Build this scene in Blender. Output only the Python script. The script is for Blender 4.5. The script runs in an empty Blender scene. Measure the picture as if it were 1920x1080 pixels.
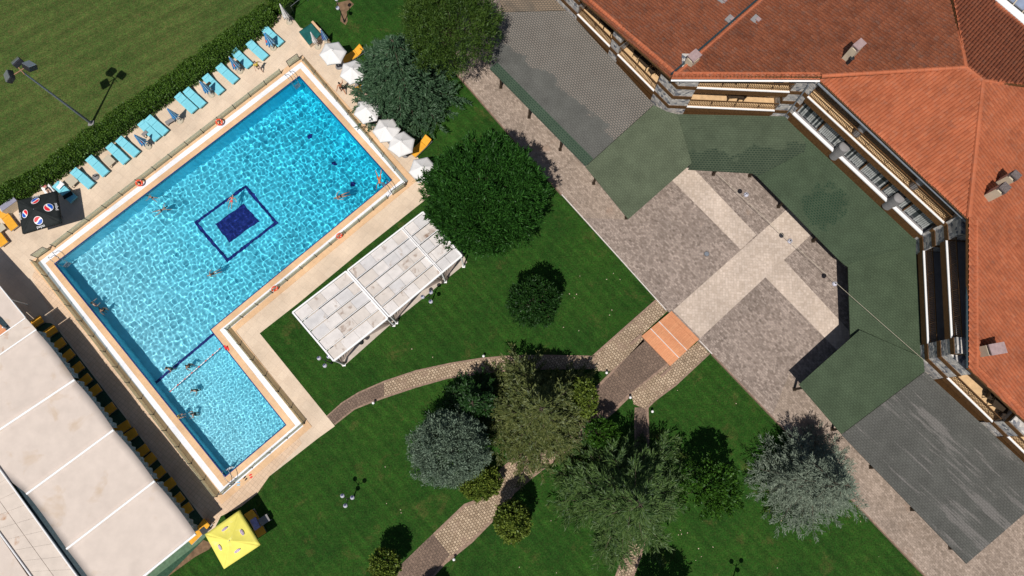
import bpy, bmesh, math, random
import numpy as np
from mathutils import Vector, Matrix, noise
R = math.radians
random.seed(7)
RNG = np.random.default_rng(7)
sc = bpy.context.scene
COL = sc.collection

# ------------------------------------------------------------------ camera
F, PITCH, CH = 1300.0, R(12.3), 54.0
CAM = Vector((0, 0, CH))
cam = bpy.data.cameras.new('camera')
cam.sensor_width = 36.0
cam.lens = 36.0 * F / 1920.0
cam.clip_end = 2000
camo = bpy.data.objects.new('camera', cam)
COL.objects.link(camo)
camo.location = CAM
camo.rotation_euler = (PITCH, 0, 0)
sc.camera = camo
# ------------------------------------------------------------------ world + sun
SV = Vector((0.165, 0.48))                 # shadow offset on the ground per metre of height
SUND = Vector((-SV.x, -SV.y, 1)).normalized()
w = bpy.data.worlds.new("World")
sc.world = w
w.use_nodes = True
wn = w.node_tree
sky = wn.nodes.new('ShaderNodeTexSky')
sky.sky_type = 'NISHITA'
sky.sun_disc = False
sky.sun_elevation = math.asin(SUND.z)
sky.sun_rotation = math.atan2(SUND.x, SUND.y)
wn.links.new(sky.outputs[0], wn.nodes['Background'].inputs[0])
wn.nodes['Background'].inputs[1].default_value = 0.055
sl = bpy.data.lights.new('sun', 'SUN')
sl.energy = 4.4
sl.angle = R(0.5)
sl.color = (1.0, 0.955, 0.89)
sl.cycles.is_caustics_light = True
so = bpy.data.objects.new('sun', sl)
COL.objects.link(so)
so.location = (-20, -60, 120)
so.rotation_euler = (-SUND).to_track_quat('-Z', 'Y').to_euler()
sc.view_settings.view_transform = 'Standard'
sc.view_settings.look = 'None'
sc.view_settings.exposure = 0.0
sc.view_settings.gamma = 1.0
sc.cycles.max_bounces = 10
sc.cycles.transparent_max_bounces = 12
sc.cycles.caustics_refractive = True
sc.cycles.sample_clamp_indirect = 4.0
sc.cycles.use_denoising = True

# ------------------------------------------------------------------ pixel -> world
_c, _s = math.cos(PITCH), math.sin(PITCH)
def ray(px, py):
    a = (px - 960) / F
    b = -(py - 540) / F
    return Vector((a, b * _c + _s, b * _s - _c))
def P(px, py, z=0.0):
    d = ray(px, py)
    t = (z - CH) / d.z
    return Vector((d.x * t, d.y * t, z))
def plane3(a, b, c):
    n = (b - a).cross(c - a).normalized()
    if n.z < 0: n = -n
    return a, n
def on(px, py, pl):
    d = ray(px, py)
    t = (pl[0] - CAM).dot(pl[1]) / d.dot(pl[1])
    return CAM + d * t
def PP(pts, z=0.0):
    return [P(x, y, z) for x, y in pts]

# ------------------------------------------------------------------ materials
def new_mat(name):
    m = bpy.data.materials.new(name)
    m.use_nodes = True
    nt = m.node_tree
    return m, nt, nt.nodes['Principled BSDF']
def N(nt, t, **kw):
    n = nt.nodes.new('ShaderNode' + t)
    for k, v in kw.items():
        if k.startswith('_'):
            setattr(n, k[1:], v)
        else:
            n.inputs[k.replace('__', ' ')].default_value = v
    return n
def c4(c): return (c[0], c[1], c[2], 1)
def coords(nt, rot=0.0, scale=1.0, src='Object'):
    tc = N(nt, 'TexCoord')
    mp = N(nt, 'Mapping')
    mp.inputs['Rotation'].default_value = (0, 0, rot)
    nt.links.new(tc.outputs[src], mp.inputs[0])
    if hasattr(scale, '__len__'):
        m2 = N(nt, 'Mapping')
        m2.inputs['Scale'].default_value = scale
        nt.links.new(mp.outputs[0], m2.inputs[0])
        return m2.outputs[0]
    mp.inputs['Scale'].default_value = (scale,) * 3
    return mp.outputs[0]
def mix(nt, fac, a, b, mode='MIX'):
    n = nt.nodes.new('ShaderNodeMix')
    n.data_type = 'RGBA'
    n.blend_type = mode
    for sock, v in ((n.inputs[0], fac), (n.inputs[6], a), (n.inputs[7], b)):
        if hasattr(v, 'is_linked'): nt.links.new(v, sock)
        elif hasattr(v, '__len__'): sock.default_value = c4(v)
        else: sock.default_value = v
    return n.outputs[2]
def ramp(nt, val, stops):
    n = nt.nodes.new('ShaderNodeValToRGB')
    el = n.color_ramp.elements
    while len(el) < len(stops): el.new(0.5)
    for e, (p, c) in zip(el, stops):
        e.position = p
        e.color = c4(c) if hasattr(c, '__len__') else (c, c, c, 1)
    nt.links.new(val, n.inputs[0])
    return n.outputs[0]
def noise_tex(nt, vec, scale, detail=3, rough=0.55, dist=0.0):
    n = N(nt, 'TexNoise', Scale=scale, Detail=detail, Roughness=rough, Distortion=dist)
    nt.links.new(vec, n.inputs['Vector'])
    return n.outputs['Fac']
def bump(nt, b, h, strength=0.4, dist=0.02):
    n = N(nt, 'Bump', Strength=strength, Distance=dist)
    nt.links.new(h, n.inputs['Height'])
    nt.links.new(n.outputs[0], b.inputs['Normal'])
def math_n(nt, op, a, b=0.0):
    n = nt.nodes.new('ShaderNodeMath')
    n.operation = op
    for i, v in enumerate((a, b)):
        if hasattr(v, 'is_linked'): nt.links.new(v, n.inputs[i])
        else: n.inputs[i].default_value = v
    return n.outputs[0]
def plain(name, col, rough=0.6, var=0.12, scale=6.0, metal=0.0, bumps=0.0, spec=0.3, stain=None):
    m, nt, b = new_mat(name)
    v = coords(nt)
    f = noise_tex(nt, v, scale, 4)
    lo = tuple(x * (1 - var) for x in col)
    hi = tuple(min(1, x * (1 + var)) for x in col)
    out = ramp(nt, f, [(0.3, lo), (0.7, hi)])
    if stain:
        scol, sscale, amount = stain
        g = noise_tex(nt, v, sscale, 4, 0.6, 0.4)
        mk = ramp(nt, g, [(amount, 0.0), (amount + 0.16, 1.0)])
        out = mix(nt, mk, out, scol)
    nt.links.new(out, b.inputs['Base Color'])
    b.inputs['Roughness'].default_value = rough
    b.inputs['Metallic'].default_value = metal
    b.inputs['Specular IOR Level'].default_value = spec
    if bumps: bump(nt, b, f, bumps, 0.02)
    return m
def brick_mat(name, c1, c2, mortar, bw=0.3, bh=0.15, rot=0.0, msize=0.01, patch=None, rough=0.8, offs=0.5, src='Object', bias=0.0, grain=0.2, gscale=7.0, spots=0.0):
    m, nt, b = new_mat(name)
    v = coords(nt, rot, 1.0, src)
    br = N(nt, 'TexBrick', Scale=1.0)
    br.offset = offs
    br.inputs['Color1'].default_value = c4(c1)
    br.inputs['Color2'].default_value = c4(c2)
    br.inputs['Mortar'].default_value = c4(mortar)
    br.inputs['Mortar Size'].default_value = msize
    br.inputs['Mortar Smooth'].default_value = 0.3
    br.inputs['Bias'].default_value = bias
    br.inputs['Brick Width'].default_value = bw
    br.inputs['Row Height'].default_value = bh
    nt.links.new(v, br.inputs['Vector'])
    out = br.outputs['Color']
    g = noise_tex(nt, v, gscale, 5, 0.7)
    out = mix(nt, 1.0, out, ramp(nt, g, [(0.3, 1 - grain), (0.7, 1 + grain)]), 'MULTIPLY')
    if spots:
        sp_ = noise_tex(nt, v, 4.2, 3, 0.6)
        out = mix(nt, ramp(nt, sp_, [(0.56, 0.0), (0.68, spots)]), out, tuple(x * 0.42 for x in c1))
    g2 = noise_tex(nt, v, 0.35, 4, 0.6)
    out = mix(nt, 1.0, out, ramp(nt, g2, [(0.3, 0.84), (0.7, 1.12)]), 'MULTIPLY')
    if patch:
        pc, ps, th = patch
        g3 = noise_tex(nt, v, ps, 4, 0.6)
        out = mix(nt, ramp(nt, g3, [(th, 0.0), (th + 0.12, 0.75)]), out, pc)
    nt.links.new(out, b.inputs['Base Color'])
    b.inputs['Roughness'].default_value = rough
    b.inputs['Specular IOR Level'].default_value = 0.2
    bump(nt, b, br.outputs['Fac'], -0.3, 0.01)
    return m
def grass_mat(name, base, dark, dry, stripes=None, drythr=0.62):
    m, nt, b = new_mat(name)
    v = coords(nt)
    f = noise_tex(nt, v, 0.22, 5, 0.62)
    out = ramp(nt, f, [(0.3, dark), (0.62, base)])
    fm = noise_tex(nt, v, 1.7, 5, 0.7)
    out = mix(nt, 1.0, out, ramp(nt, fm, [(0.25, 0.66), (0.75, 1.34)]), 'MULTIPLY')
    d = noise_tex(nt, v, 0.5, 6, 0.7, 0.5)
    out = mix(nt, ramp(nt, d, [(drythr, 0.0), (drythr + 0.16, 0.8)]), out, dry)
    if stripes:
        rot, period, amt = stripes
        vs = coords(nt, rot, (0.05, 1, 1))
        wv = N(nt, 'TexWave', Scale=0.314 / period * 1.0, Distortion=1.1, Detail=2.0)
        wv.bands_direction = 'Y'
        wv.inputs['Detail Scale'].default_value = 1.5
        nt.links.new(vs, wv.inputs['Vector'])
        out = mix(nt, 1.0, out, ramp(nt, wv.outputs['Fac'], [(0.2, 1 - amt), (0.8, 1 + amt)]), 'MULTIPLY')
        ns = N(nt, 'TexNoise', Scale=5.0, Detail=4.0, Roughness=0.7)
        nt.links.new(vs, ns.inputs['Vector'])
        out = mix(nt, 1.0, out, ramp(nt, ns.outputs['Fac'], [(0.3, 0.82), (0.7, 1.2)]), 'MULTIPLY')
    fine = noise_tex(nt, v, 9.0, 5, 0.8)
    out = mix(nt, 1.0, out, ramp(nt, fine, [(0.3, 0.3), (0.7, 1.75)]), 'MULTIPLY')
    hue = noise_tex(nt, v, 4.3, 5, 0.8)
    out = mix(nt, 1.0, out, ramp(nt, hue, [(0.32, (0.7, 1.08, 0.8)), (0.5, (1.0, 1.0, 1.0)), (0.68, (1.6, 0.98, 1.35))]), 'MULTIPLY')
    fin2 = noise_tex(nt, v, 32.0, 2, 0.7)
    out = mix(nt, 1.0, out, ramp(nt, fin2, [(0.28, 0.7), (0.72, 1.3)]), 'MULTIPLY')
    nt.links.new(out, b.inputs['Base Color'])
    b.inputs['Roughness'].default_value = 0.9
    b.inputs['Specular IOR Level'].default_value = 0.1
    bump(nt, b, fine, 0.8, 0.06)
    return m
def leaf_mat(name, c1, c2, trans=0.25, clump=0.8):
    m = bpy.data.materials.new(name)
    m.use_nodes = True
    nt = m.node_tree
    nt.nodes.clear()
    out = N(nt, 'OutputMaterial')
    geo = N(nt, 'NewGeometry')
    v = coords(nt)
    f = noise_tex(nt, v, clump, 2)
    rr = math_n(nt, 'ADD', math_n(nt, 'MULTIPLY', geo.outputs['Random Per Island'], 0.6), math_n(nt, 'MULTIPLY', f, 0.5))
    col = ramp(nt, rr, [(0.2, c1), (0.85, c2)])
    d = N(nt, 'BsdfDiffuse')
    t = N(nt, 'BsdfTranslucent')
    g = N(nt, 'BsdfGlossy', Roughness=0.5)
    g.inputs['Color'].default_value = (0.4, 0.45, 0.4, 1)
    nt.links.new(col, d.inputs['Color'])
    nt.links.new(col, t.inputs['Color'])
    ms = N(nt, 'MixShader', Fac=trans)
    nt.links.new(d.outputs[0], ms.inputs[1])
    nt.links.new(t.outputs[0], ms.inputs[2])
    m2 = N(nt, 'MixShader', Fac=0.04)
    nt.links.new(ms.outputs[0], m2.inputs[1])
    nt.links.new(g.outputs[0], m2.inputs[2])
    nt.links.new(m2.outputs[0], out.inputs[0])
    return m
def glass_mat(name, col, alpha=0.35, rough=0.15):
    m = bpy.data.materials.new(name)
    m.use_nodes = True
    nt = m.node_tree
    b = nt.nodes['Principled BSDF']
    b.inputs['Base Color'].default_value = c4(col)
    b.inputs['Roughness'].default_value = rough
    out = nt.nodes['Material Output']
    t = N(nt, 'BsdfTransparent')
    t.inputs[0].default_value = (0.86, 0.9, 0.84, 1)
    ms = N(nt, 'MixShader', Fac=alpha)
    nt.links.new(t.outputs[0], ms.inputs[1])
    nt.links.new(b.outputs[0], ms.inputs[2])
    nt.links.new(ms.outputs[0], out.inputs[0])
    return m

M = {}
M['lawn'] = grass_mat('lawn_grass', (0.023, 0.066, 0.0085), (0.0135, 0.046, 0.0065), (0.07, 0.075, 0.02), (R(47), 0.9, 0.06), 0.57)
M['field'] = grass_mat('field_grass', (0.064, 0.090, 0.022), (0.046, 0.076, 0.017), (0.115, 0.10, 0.036), (R(-32), 1.6, 0.07), 0.6)
M['deck'] = brick_mat('deck_tiles', (0.605, 0.475, 0.355), (0.64, 0.51, 0.385), (0.5, 0.39, 0.295), 0.6, 0.6, R(37), 0.008, ((0.69, 0.54, 0.4), 0.5, 0.58), 0.7, 0.0, grain=0.07)
M['deck_small'] = brick_mat('deck_small_tiles', (0.60, 0.425, 0.29), (0.65, 0.475, 0.335), (0.42, 0.31, 0.22), 0.3, 0.3, R(37), 0.012, None, 0.7, 0.0, grain=0.08)
M['coping'] = brick_mat('coping_stone', (0.64, 0.41, 0.235), (0.68, 0.455, 0.27), (0.52, 0.34, 0.21), 0.5, 0.5, R(37), 0.008, None, 0.6, 0.0, grain=0.07)
M['grate'] = brick_mat('overflow_grate', (0.78, 0.79, 0.83), (0.84, 0.84, 0.86), (0.55, 0.56, 0.6), 0.06, 2.0, R(37), 0.006, None, 0.5, 0.0, grain=0.05)
M['navy'] = plain('navy_tile', (0.006, 0.02, 0.16), 0.35, 0.3, 9)
def pooltile():
    # small glazed mosaic, water's depth tint painted in, bluer towards the deep end
    m = brick_mat('pool_tile', (0.28, 0.66, 0.76), (0.31, 0.70, 0.79), (0.27, 0.6, 0.7), 0.15, 0.15, R(41.6), 0.006, None, 0.4, 0.0, grain=0.04)
    nt = m.node_tree
    b = nt.nodes['Principled BSDF']
    src = b.inputs['Base Color'].links[0].from_socket
    v = coords(nt)
    sp = N(nt, 'SeparateXYZ')
    nt.links.new(v, sp.inputs[0])
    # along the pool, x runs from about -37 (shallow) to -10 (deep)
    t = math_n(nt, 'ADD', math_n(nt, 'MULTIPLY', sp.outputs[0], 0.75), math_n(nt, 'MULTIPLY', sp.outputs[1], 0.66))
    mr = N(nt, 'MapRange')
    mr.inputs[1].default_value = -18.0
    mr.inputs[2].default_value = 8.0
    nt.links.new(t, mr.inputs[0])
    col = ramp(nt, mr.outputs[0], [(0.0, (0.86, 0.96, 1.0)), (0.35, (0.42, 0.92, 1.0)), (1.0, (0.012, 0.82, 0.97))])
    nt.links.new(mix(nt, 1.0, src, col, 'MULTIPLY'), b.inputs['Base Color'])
    return m
M['pooltile'] = pooltile()
M['plaza'] = brick_mat('plaza_pavers', (0.20, 0.155, 0.13), (0.36, 0.29, 0.248), (0.19, 0.155, 0.13), 0.24, 0.16, R(48), 0.010, ((0.31, 0.225, 0.17), 0.6, 0.66), 0.85, 0.37, grain=0.3, gscale=9.0, spots=0.5)
M['stripe'] = brick_mat('stripe_pavers', (0.46, 0.37, 0.30), (0.57, 0.47, 0.395), (0.42, 0.34, 0.28), 0.22, 0.22, R(3), 0.012, None, 0.85, 0.0, grain=0.14)
M['walk'] = brick_mat('walk_pavers', (0.245, 0.19, 0.15), (0.38, 0.30, 0.245), (0.21, 0.165, 0.135), 0.24, 0.16, R(48), 0.010, ((0.28, 0.19, 0.14), 0.4, 0.6), 0.85, 0.5, grain=0.26, gscale=9.0, spots=0.4)
M['cobble'] = brick_mat('path_cobbles', (0.31, 0.225, 0.15), (0.50, 0.385, 0.27), (0.15, 0.105, 0.07), 0.2, 0.2, R(48), 0.028, ((0.24, 0.165, 0.12), 0.7, 0.55), 0.85, 0.5, grain=0.3)
M['pathdark'] = brick_mat('path_worn', (0.15, 0.105, 0.08), (0.20, 0.14, 0.105), (0.10, 0.07, 0.055), 0.2, 0.2, R(48), 0.02, ((0.28, 0.19, 0.13), 0.6, 0.6), 0.9, 0.5, grain=0.35)
M['pathedge'] = plain('path_edge', (0.26, 0.175, 0.13), 0.9, 0.3, 5, bumps=0.3)
M['orange'] = brick_mat('orange_deck', (0.56, 0.235, 0.115), (0.60, 0.27, 0.135), (0.42, 0.17, 0.08), 0.15, 2.6, R(47), 0.006, None, 0.6, 0.0, grain=0.12)
M['kerb'] = plain('white_kerb', (0.66, 0.6, 0.56), 0.8, 0.15, 4, bumps=0.2)
M['carpet'] = plain('green_carpet', (0.03, 0.075, 0.045), 0.95, 0.3, 8)
M['pad'] = plain('gazebo_pad', (0.47, 0.4, 0.34), 0.8, 0.12, 3)
M['tent'] = plain('tent_fabric', (0.575, 0.49, 0.43), 0.75, 0.06, 1.2, bumps=0.25, stain=((0.50, 0.39, 0.295), 0.5, 0.56))
M['tentpanel'] = plain('tent_panel', (0.575, 0.495, 0.43), 0.75, 0.08, 1.5, stain=((0.36, 0.17, 0.07), 0.8, 0.6))
M['white'] = plain('white_paint', (0.80, 0.79, 0.79), 0.5, 0.04, 5)
M['panel'] = plain('gazebo_panel', (0.62, 0.58, 0.555), 0.6, 0.1, 1.6, stain=((0.30, 0.22, 0.17), 1.3, 0.62))
M['panelb'] = plain('gazebo_panel_stained', (0.56, 0.505, 0.46), 0.6, 0.1, 1.6, stain=((0.20, 0.115, 0.07), 1.1, 0.56))
M['panelc'] = plain('gazebo_panel_grey', (0.545, 0.525, 0.52), 0.6, 0.1, 1.6, stain=((0.36, 0.29, 0.24), 1.3, 0.6))
M['darkgap'] = plain('dark_gutter_and_shade', (0.02, 0.04, 0.05), 0.5, 0.3, 5)
M['curtain'] = plain('curtain', (0.52, 0.415, 0.36), 0.8, 0.12, 4)
M['greyfabric'] = plain('grey_curtain', (0.22, 0.25, 0.27), 0.8, 0.25, 5)
M['umbwhite'] = plain('umbrella_white', (0.70, 0.68, 0.665), 0.75, 0.03, 2)
M['black'] = plain('black_fabric', (0.013, 0.016, 0.016), 0.8, 0.2, 4)
M['yellow'] = plain('yellow_fabric', (0.76, 0.68, 0.13), 0.75, 0.05, 2.5, stain=((0.78, 0.72, 0.28), 1.3, 0.58))
M['blue'] = plain('turquoise_mattress', (0.19, 0.55, 0.645), 0.7, 0.08, 4)
M['bluedark'] = plain('parasol_blue', (0.03, 0.22, 0.50), 0.7, 0.2, 4)
M['bluepale'] = plain('parasol_pale_blue', (0.28, 0.52, 0.72), 0.7, 0.15, 4)
M['amber'] = plain('amber_mattress', (0.72, 0.34, 0.025), 0.7, 0.1, 4)
M['metal'] = plain('steel', (0.45, 0.46, 0.48), 0.3, 0.1, 5, metal=0.8)
M['greymetal'] = plain('grey_painted_metal', (0.2, 0.22, 0.25), 0.45, 0.15, 5, metal=0.2)
M['darkmetal'] = plain('dark_metal', (0.03, 0.032, 0.036), 0.4, 0.2, 6, metal=0.3)
M['globe'] = plain('lamp_globe', (0.50, 0.49, 0.56), 0.08, 0.06, 4, spec=0.9)
M['wood'] = plain('brown_wood', (0.105, 0.050, 0.017), 0.65, 0.35, 7, bumps=0.2)
M['darkwood'] = plain('dark_wicker', (0.035, 0.022, 0.012), 0.7, 0.35, 12)
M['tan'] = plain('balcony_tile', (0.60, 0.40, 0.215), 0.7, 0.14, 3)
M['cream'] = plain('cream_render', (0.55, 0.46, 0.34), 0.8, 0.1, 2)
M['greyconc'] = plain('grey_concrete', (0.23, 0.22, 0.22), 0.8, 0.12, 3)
M['beige'] = plain('beige_plastic', (0.48, 0.42, 0.32), 0.7, 0.06, 4)
M['tarp'] = plain('green_tarp', (0.012, 0.095, 0.085), 0.5, 0.25, 2.2, bumps=0.5)
M['red'] = plain('red_orange', (0.72, 0.075, 0.02), 0.5, 0.1, 5)
M['redflag'] = plain('bright_red', (0.75, 0.02, 0.03), 0.5, 0.05, 5)
M['bluelogo'] = plain('bright_blue', (0.01, 0.1, 0.5), 0.5, 0.05, 5)
M['purple'] = plain('purple_print', (0.22, 0.02, 0.17), 0.6, 0.05, 5)
M['lavender'] = plain('lavender_towel', (0.36, 0.33, 0.62), 0.85, 0.25, 9)
M['greenglass'] = glass_mat('fence_panel', (0.5, 0.52, 0.4), 0.4, 0.3)
M['winglass'] = plain('window_glass', (0.03, 0.035, 0.038), 0.12, 0.3, 3, spec=0.6)
M['winpale'] = plain('pale_blinds', (0.30, 0.31, 0.30), 0.4, 0.3, 4, spec=0.6)
M['skyglass'] = plain('roof_glazing', (0.26, 0.31, 0.42), 0.1, 0.2, 1.2, spec=0.8)
M['bark'] = plain('bark', (0.10, 0.075, 0.055), 0.9, 0.3, 8, bumps=0.4)
M['hair'] = plain('dark_hair', (0.012, 0.009, 0.007), 0.6, 0.2, 20)
M['navycap'] = plain('lamp_cap', (0.07, 0.08, 0.17), 0.3, 0.2, 6)
M['hedgecore'] = plain('hedge_inside', (0.014, 0.034, 0.007), 0.95, 0.4, 6)
M['stonewall'] = None

def stone_mat():
    m, nt, b = new_mat('rubble_stone')
    v = coords(nt)
    vo = N(nt, 'TexVoronoi', Scale=4.2)
    nt.links.new(v, vo.inputs['Vector'])
    ve = N(nt, 'TexVoronoi', Scale=4.2)
    ve.feature = 'DISTANCE_TO_EDGE'
    nt.links.new(v, ve.inputs['Vector'])
    sep = N(nt, 'SeparateColor')
    nt.links.new(vo.outputs['Color'], sep.inputs[0])
    col = ramp(nt, sep.outputs[0], [(0.0, (0.09, 0.10, 0.13)), (0.35, (0.34, 0.33, 0.33)), (0.7, (0.48, 0.44, 0.40)), (1.0, (0.60, 0.57, 0.54))])
    col = mix(nt, ramp(nt, ve.outputs['Distance'], [(0.02, 1.0), (0.06, 0.0)]), col, (0.36, 0.34, 0.32))
    nt.links.new(col, b.inputs['Base Color'])
    b.inputs['Roughness'].default_value = 0.9
    bump(nt, b, ve.outputs['Distance'], 0.6, 0.05)
    return m
M['stonewall'] = stone_mat()

def tile_mat(name, cA, cB, dark, grey=0.0):
    m, nt, b = new_mat(name)
    uv = N(nt, 'UVMap')
    fl = nt.nodes.new('ShaderNodeVectorMath')
    fl.operation = 'FLOOR'
    nt.links.new(uv.outputs[0], fl.inputs[0])
    wnz = N(nt, 'TexWhiteNoise')
    wnz.noise_dimensions = '3D'
    nt.links.new(fl.outputs[0], wnz.inputs['Vector'])
    col = ramp(nt, wnz.outputs['Value'], [(0.0, tuple(0.6 * a + 0.4 * b for a, b in zip(dark, cA))), (0.2, cA), (0.85, tuple(0.5 * a + 0.5 * b for a, b in zip(cA, cB))), (1.0, cB)])
    v = coords(nt)
    g = noise_tex(nt, v, 0.5, 5, 0.65)
    col = mix(nt, 1.0, col, ramp(nt, g, [(0.3, 0.78), (0.7, 1.18)]), 'MULTIPLY')
    if grey:
        g2 = noise_tex(nt, v, 3.0, 5, 0.75)
        col = mix(nt, ramp(nt, g2, [(0.5, 0.0), (0.7, grey)]), col, (0.25, 0.19, 0.155))
    nt.links.new(col, b.inputs['Base Color'])
    b.inputs['Roughness'].default_value = 0.8
    b.inputs['Specular IOR Level'].default_value = 0.2
    return m
M['tileA'] = tile_mat('roof_tile_weathered', (0.34, 0.105, 0.05), (0.41, 0.138, 0.068), (0.25, 0.082, 0.044), 0.5)
M['tileB'] = tile_mat('roof_tile', (0.40, 0.115, 0.052), (0.46, 0.145, 0.068), (0.32, 0.09, 0.042), 0.25)

def shingle_mat(name, base, alt, rot, dots, thr, pscale=0.16, streak=None, grad=None, spot=None):
    """asphalt shingles; worn areas show a pattern of pale or dark tabs"""
    m, nt, b = new_mat(name)
    v = coords(nt, rot)
    g = noise_tex(nt, v, 9.0, 5, 0.75)
    g1 = noise_tex(nt, v, 0.7, 4, 0.6)
    out = ramp(nt, g, [(0.3, tuple(x * 0.8 for x in base)), (0.7, tuple(x * 1.2 for x in base))])
    out = mix(nt, 1.0, out, ramp(nt, g1, [(0.3, 0.84), (0.7, 1.16)]), 'MULTIPLY')
    br = N(nt, 'TexBrick', Scale=1.0)
    br.inputs['Color1'].default_value = (1, 1, 1, 1)
    br.inputs['Color2'].default_value = (0.86, 0.86, 0.86, 1)
    br.inputs['Mortar'].default_value = (0, 0, 0, 1)
    br.inputs['Mortar Size'].default_value = 0.05
    br.inputs['Mortar Smooth'].default_value = 0.6
    br.inputs['Brick Width'].default_value = 0.25
    br.inputs['Row Height'].default_value = 0.17
    nt.links.new(v, br.inputs['Vector'])
    tab = br.outputs['Color']
    if streak:
        vs = coords(nt, streak, (0.12, 1.0, 1.0))
        pm = noise_tex(nt, vs, 1.1, 6, 0.7)
    elif grad:
        gx, gy, off, wid = grad
        sp = N(nt, 'SeparateXYZ')
        tcg = N(nt, 'TexCoord')
        nt.links.new(tcg.outputs['Object'], sp.inputs[0])
        lin = math_n(nt, 'ADD', math_n(nt, 'MULTIPLY', sp.outputs[0], gx / wid), math_n(nt, 'MULTIPLY', sp.outputs[1], gy / wid))
        pm = math_n(nt, 'ADD', math_n(nt, 'ADD', lin, -off / wid), noise_tex(nt, v, 0.45, 4, 0.65))
    elif spot:
        tcg = N(nt, 'TexCoord')
        ds = nt.nodes.new('ShaderNodeVectorMath')
        ds.operation = 'DISTANCE'
        ds.inputs[1].default_value = (spot[0], spot[1], spot[3])
        nt.links.new(tcg.outputs['Object'], ds.inputs[0])
        pm = math_n(nt, 'ADD', math_n(nt, 'MULTIPLY', ds.outputs['Value'], -0.5 / spot[2]), math_n(nt, 'ADD', noise_tex(nt, v, 1.4, 5, 0.7), 0.4))
    else:
        pm = noise_tex(nt, v, 0.16, 3, 0.55, 0.3)
    mk = ramp(nt, pm, [(thr, 0.0), (thr + 0.05, 1.0)])
    fac = math_n(nt, 'MULTIPLY', mk, dots if streak else math_n(nt, 'MULTIPLY', tab, dots))
    out = mix(nt, fac, out, alt)
    out = mix(nt, 1.0, out, ramp(nt, tab, [(0.0, 0.8), (0.6, 1.05)]), 'MULTIPLY')
    nt.links.new(out, b.inputs['Base Color'])
    b.inputs['Roughness'].default_value = 0.9
    b.inputs['Specular IOR Level'].default_value = 0.15
    bump(nt, b, tab, 0.3, 0.01)
    return m
M['shGrey'] = shingle_mat('grey_shingle', (0.105, 0.105, 0.096), (0.235, 0.195, 0.165), R(48), 0.8, 0.5, grad=(.72, .69, -1.2, 5.0))
M['shGrey2'] = shingle_mat('grey_shingle_streaked', (0.088, 0.088, 0.080), (0.16, 0.15, 0.14), R(48), 0.85, 0.545, streak=R(45))
M['shGreen'] = shingle_mat('green_shingle', (0.058, 0.082, 0.048), (0.04, 0.06, 0.038), R(48), 0.6, 0.55)
M['shGreenA'] = shingle_mat('green_shingle_dull', (0.092, 0.112, 0.071), (0.11, 0.125, 0.085), R(48), 0.4, 0.6)
M['shGreenB'] = shingle_mat('green_shingle_spotted', (0.068, 0.088, 0.056), (0.016, 0.03, 0.02), R(2), 0.95, 0.5, grad=(0.1, -1.0, -0.3, 5.0))
M['shBrown'] = shingle_mat('brown_shingle', (0.12, 0.10, 0.078), (0.25, 0.185, 0.13), R(5), 0.9, 0.38)
M['shEdge'] = shingle_mat('green_edge_shingle', (0.07, 0.105, 0.07), (0.025, 0.045, 0.032), R(48), 1.0, 0.1)

LEAF = dict(
    stone=leaf_mat('leaf_dense_green', (0.006, 0.032, 0.005), (0.048, 0.155, 0.022)),
    pine=leaf_mat('leaf_pine', (0.016, 0.046, 0.007), (0.095, 0.165, 0.026)),
    cedar=leaf_mat('leaf_cedar', (0.022, 0.055, 0.026), (0.075, 0.14, 0.07)),
    olive=leaf_mat('leaf_olive', (0.036, 0.056, 0.013), (0.145, 0.162, 0.048)),
    spruce=leaf_mat('leaf_blue_spruce', (0.066, 0.10, 0.068), (0.225, 0.30, 0.215)),
    silver=leaf_mat('leaf_silver_cedar', (0.08, 0.105, 0.078), (0.24, 0.285, 0.215)),
    green=leaf_mat('leaf_cedar_green', (0.016, 0.047, 0.010), (0.10, 0.165, 0.042)),
    dark=leaf_mat('leaf_dark', (0.006, 0.028, 0.005), (0.025, 0.075, 0.012)),
    bright=leaf_mat('leaf_bright', (0.012, 0.05, 0.005), (0.06, 0.15, 0.014)),
    bush=leaf_mat('leaf_bush', (0.032, 0.068, 0.008), (0.20, 0.26, 0.04)),
    hedge=leaf_mat('leaf_hedge', (0.022, 0.062, 0.006), (0.105, 0.20, 0.024)),
)

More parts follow.
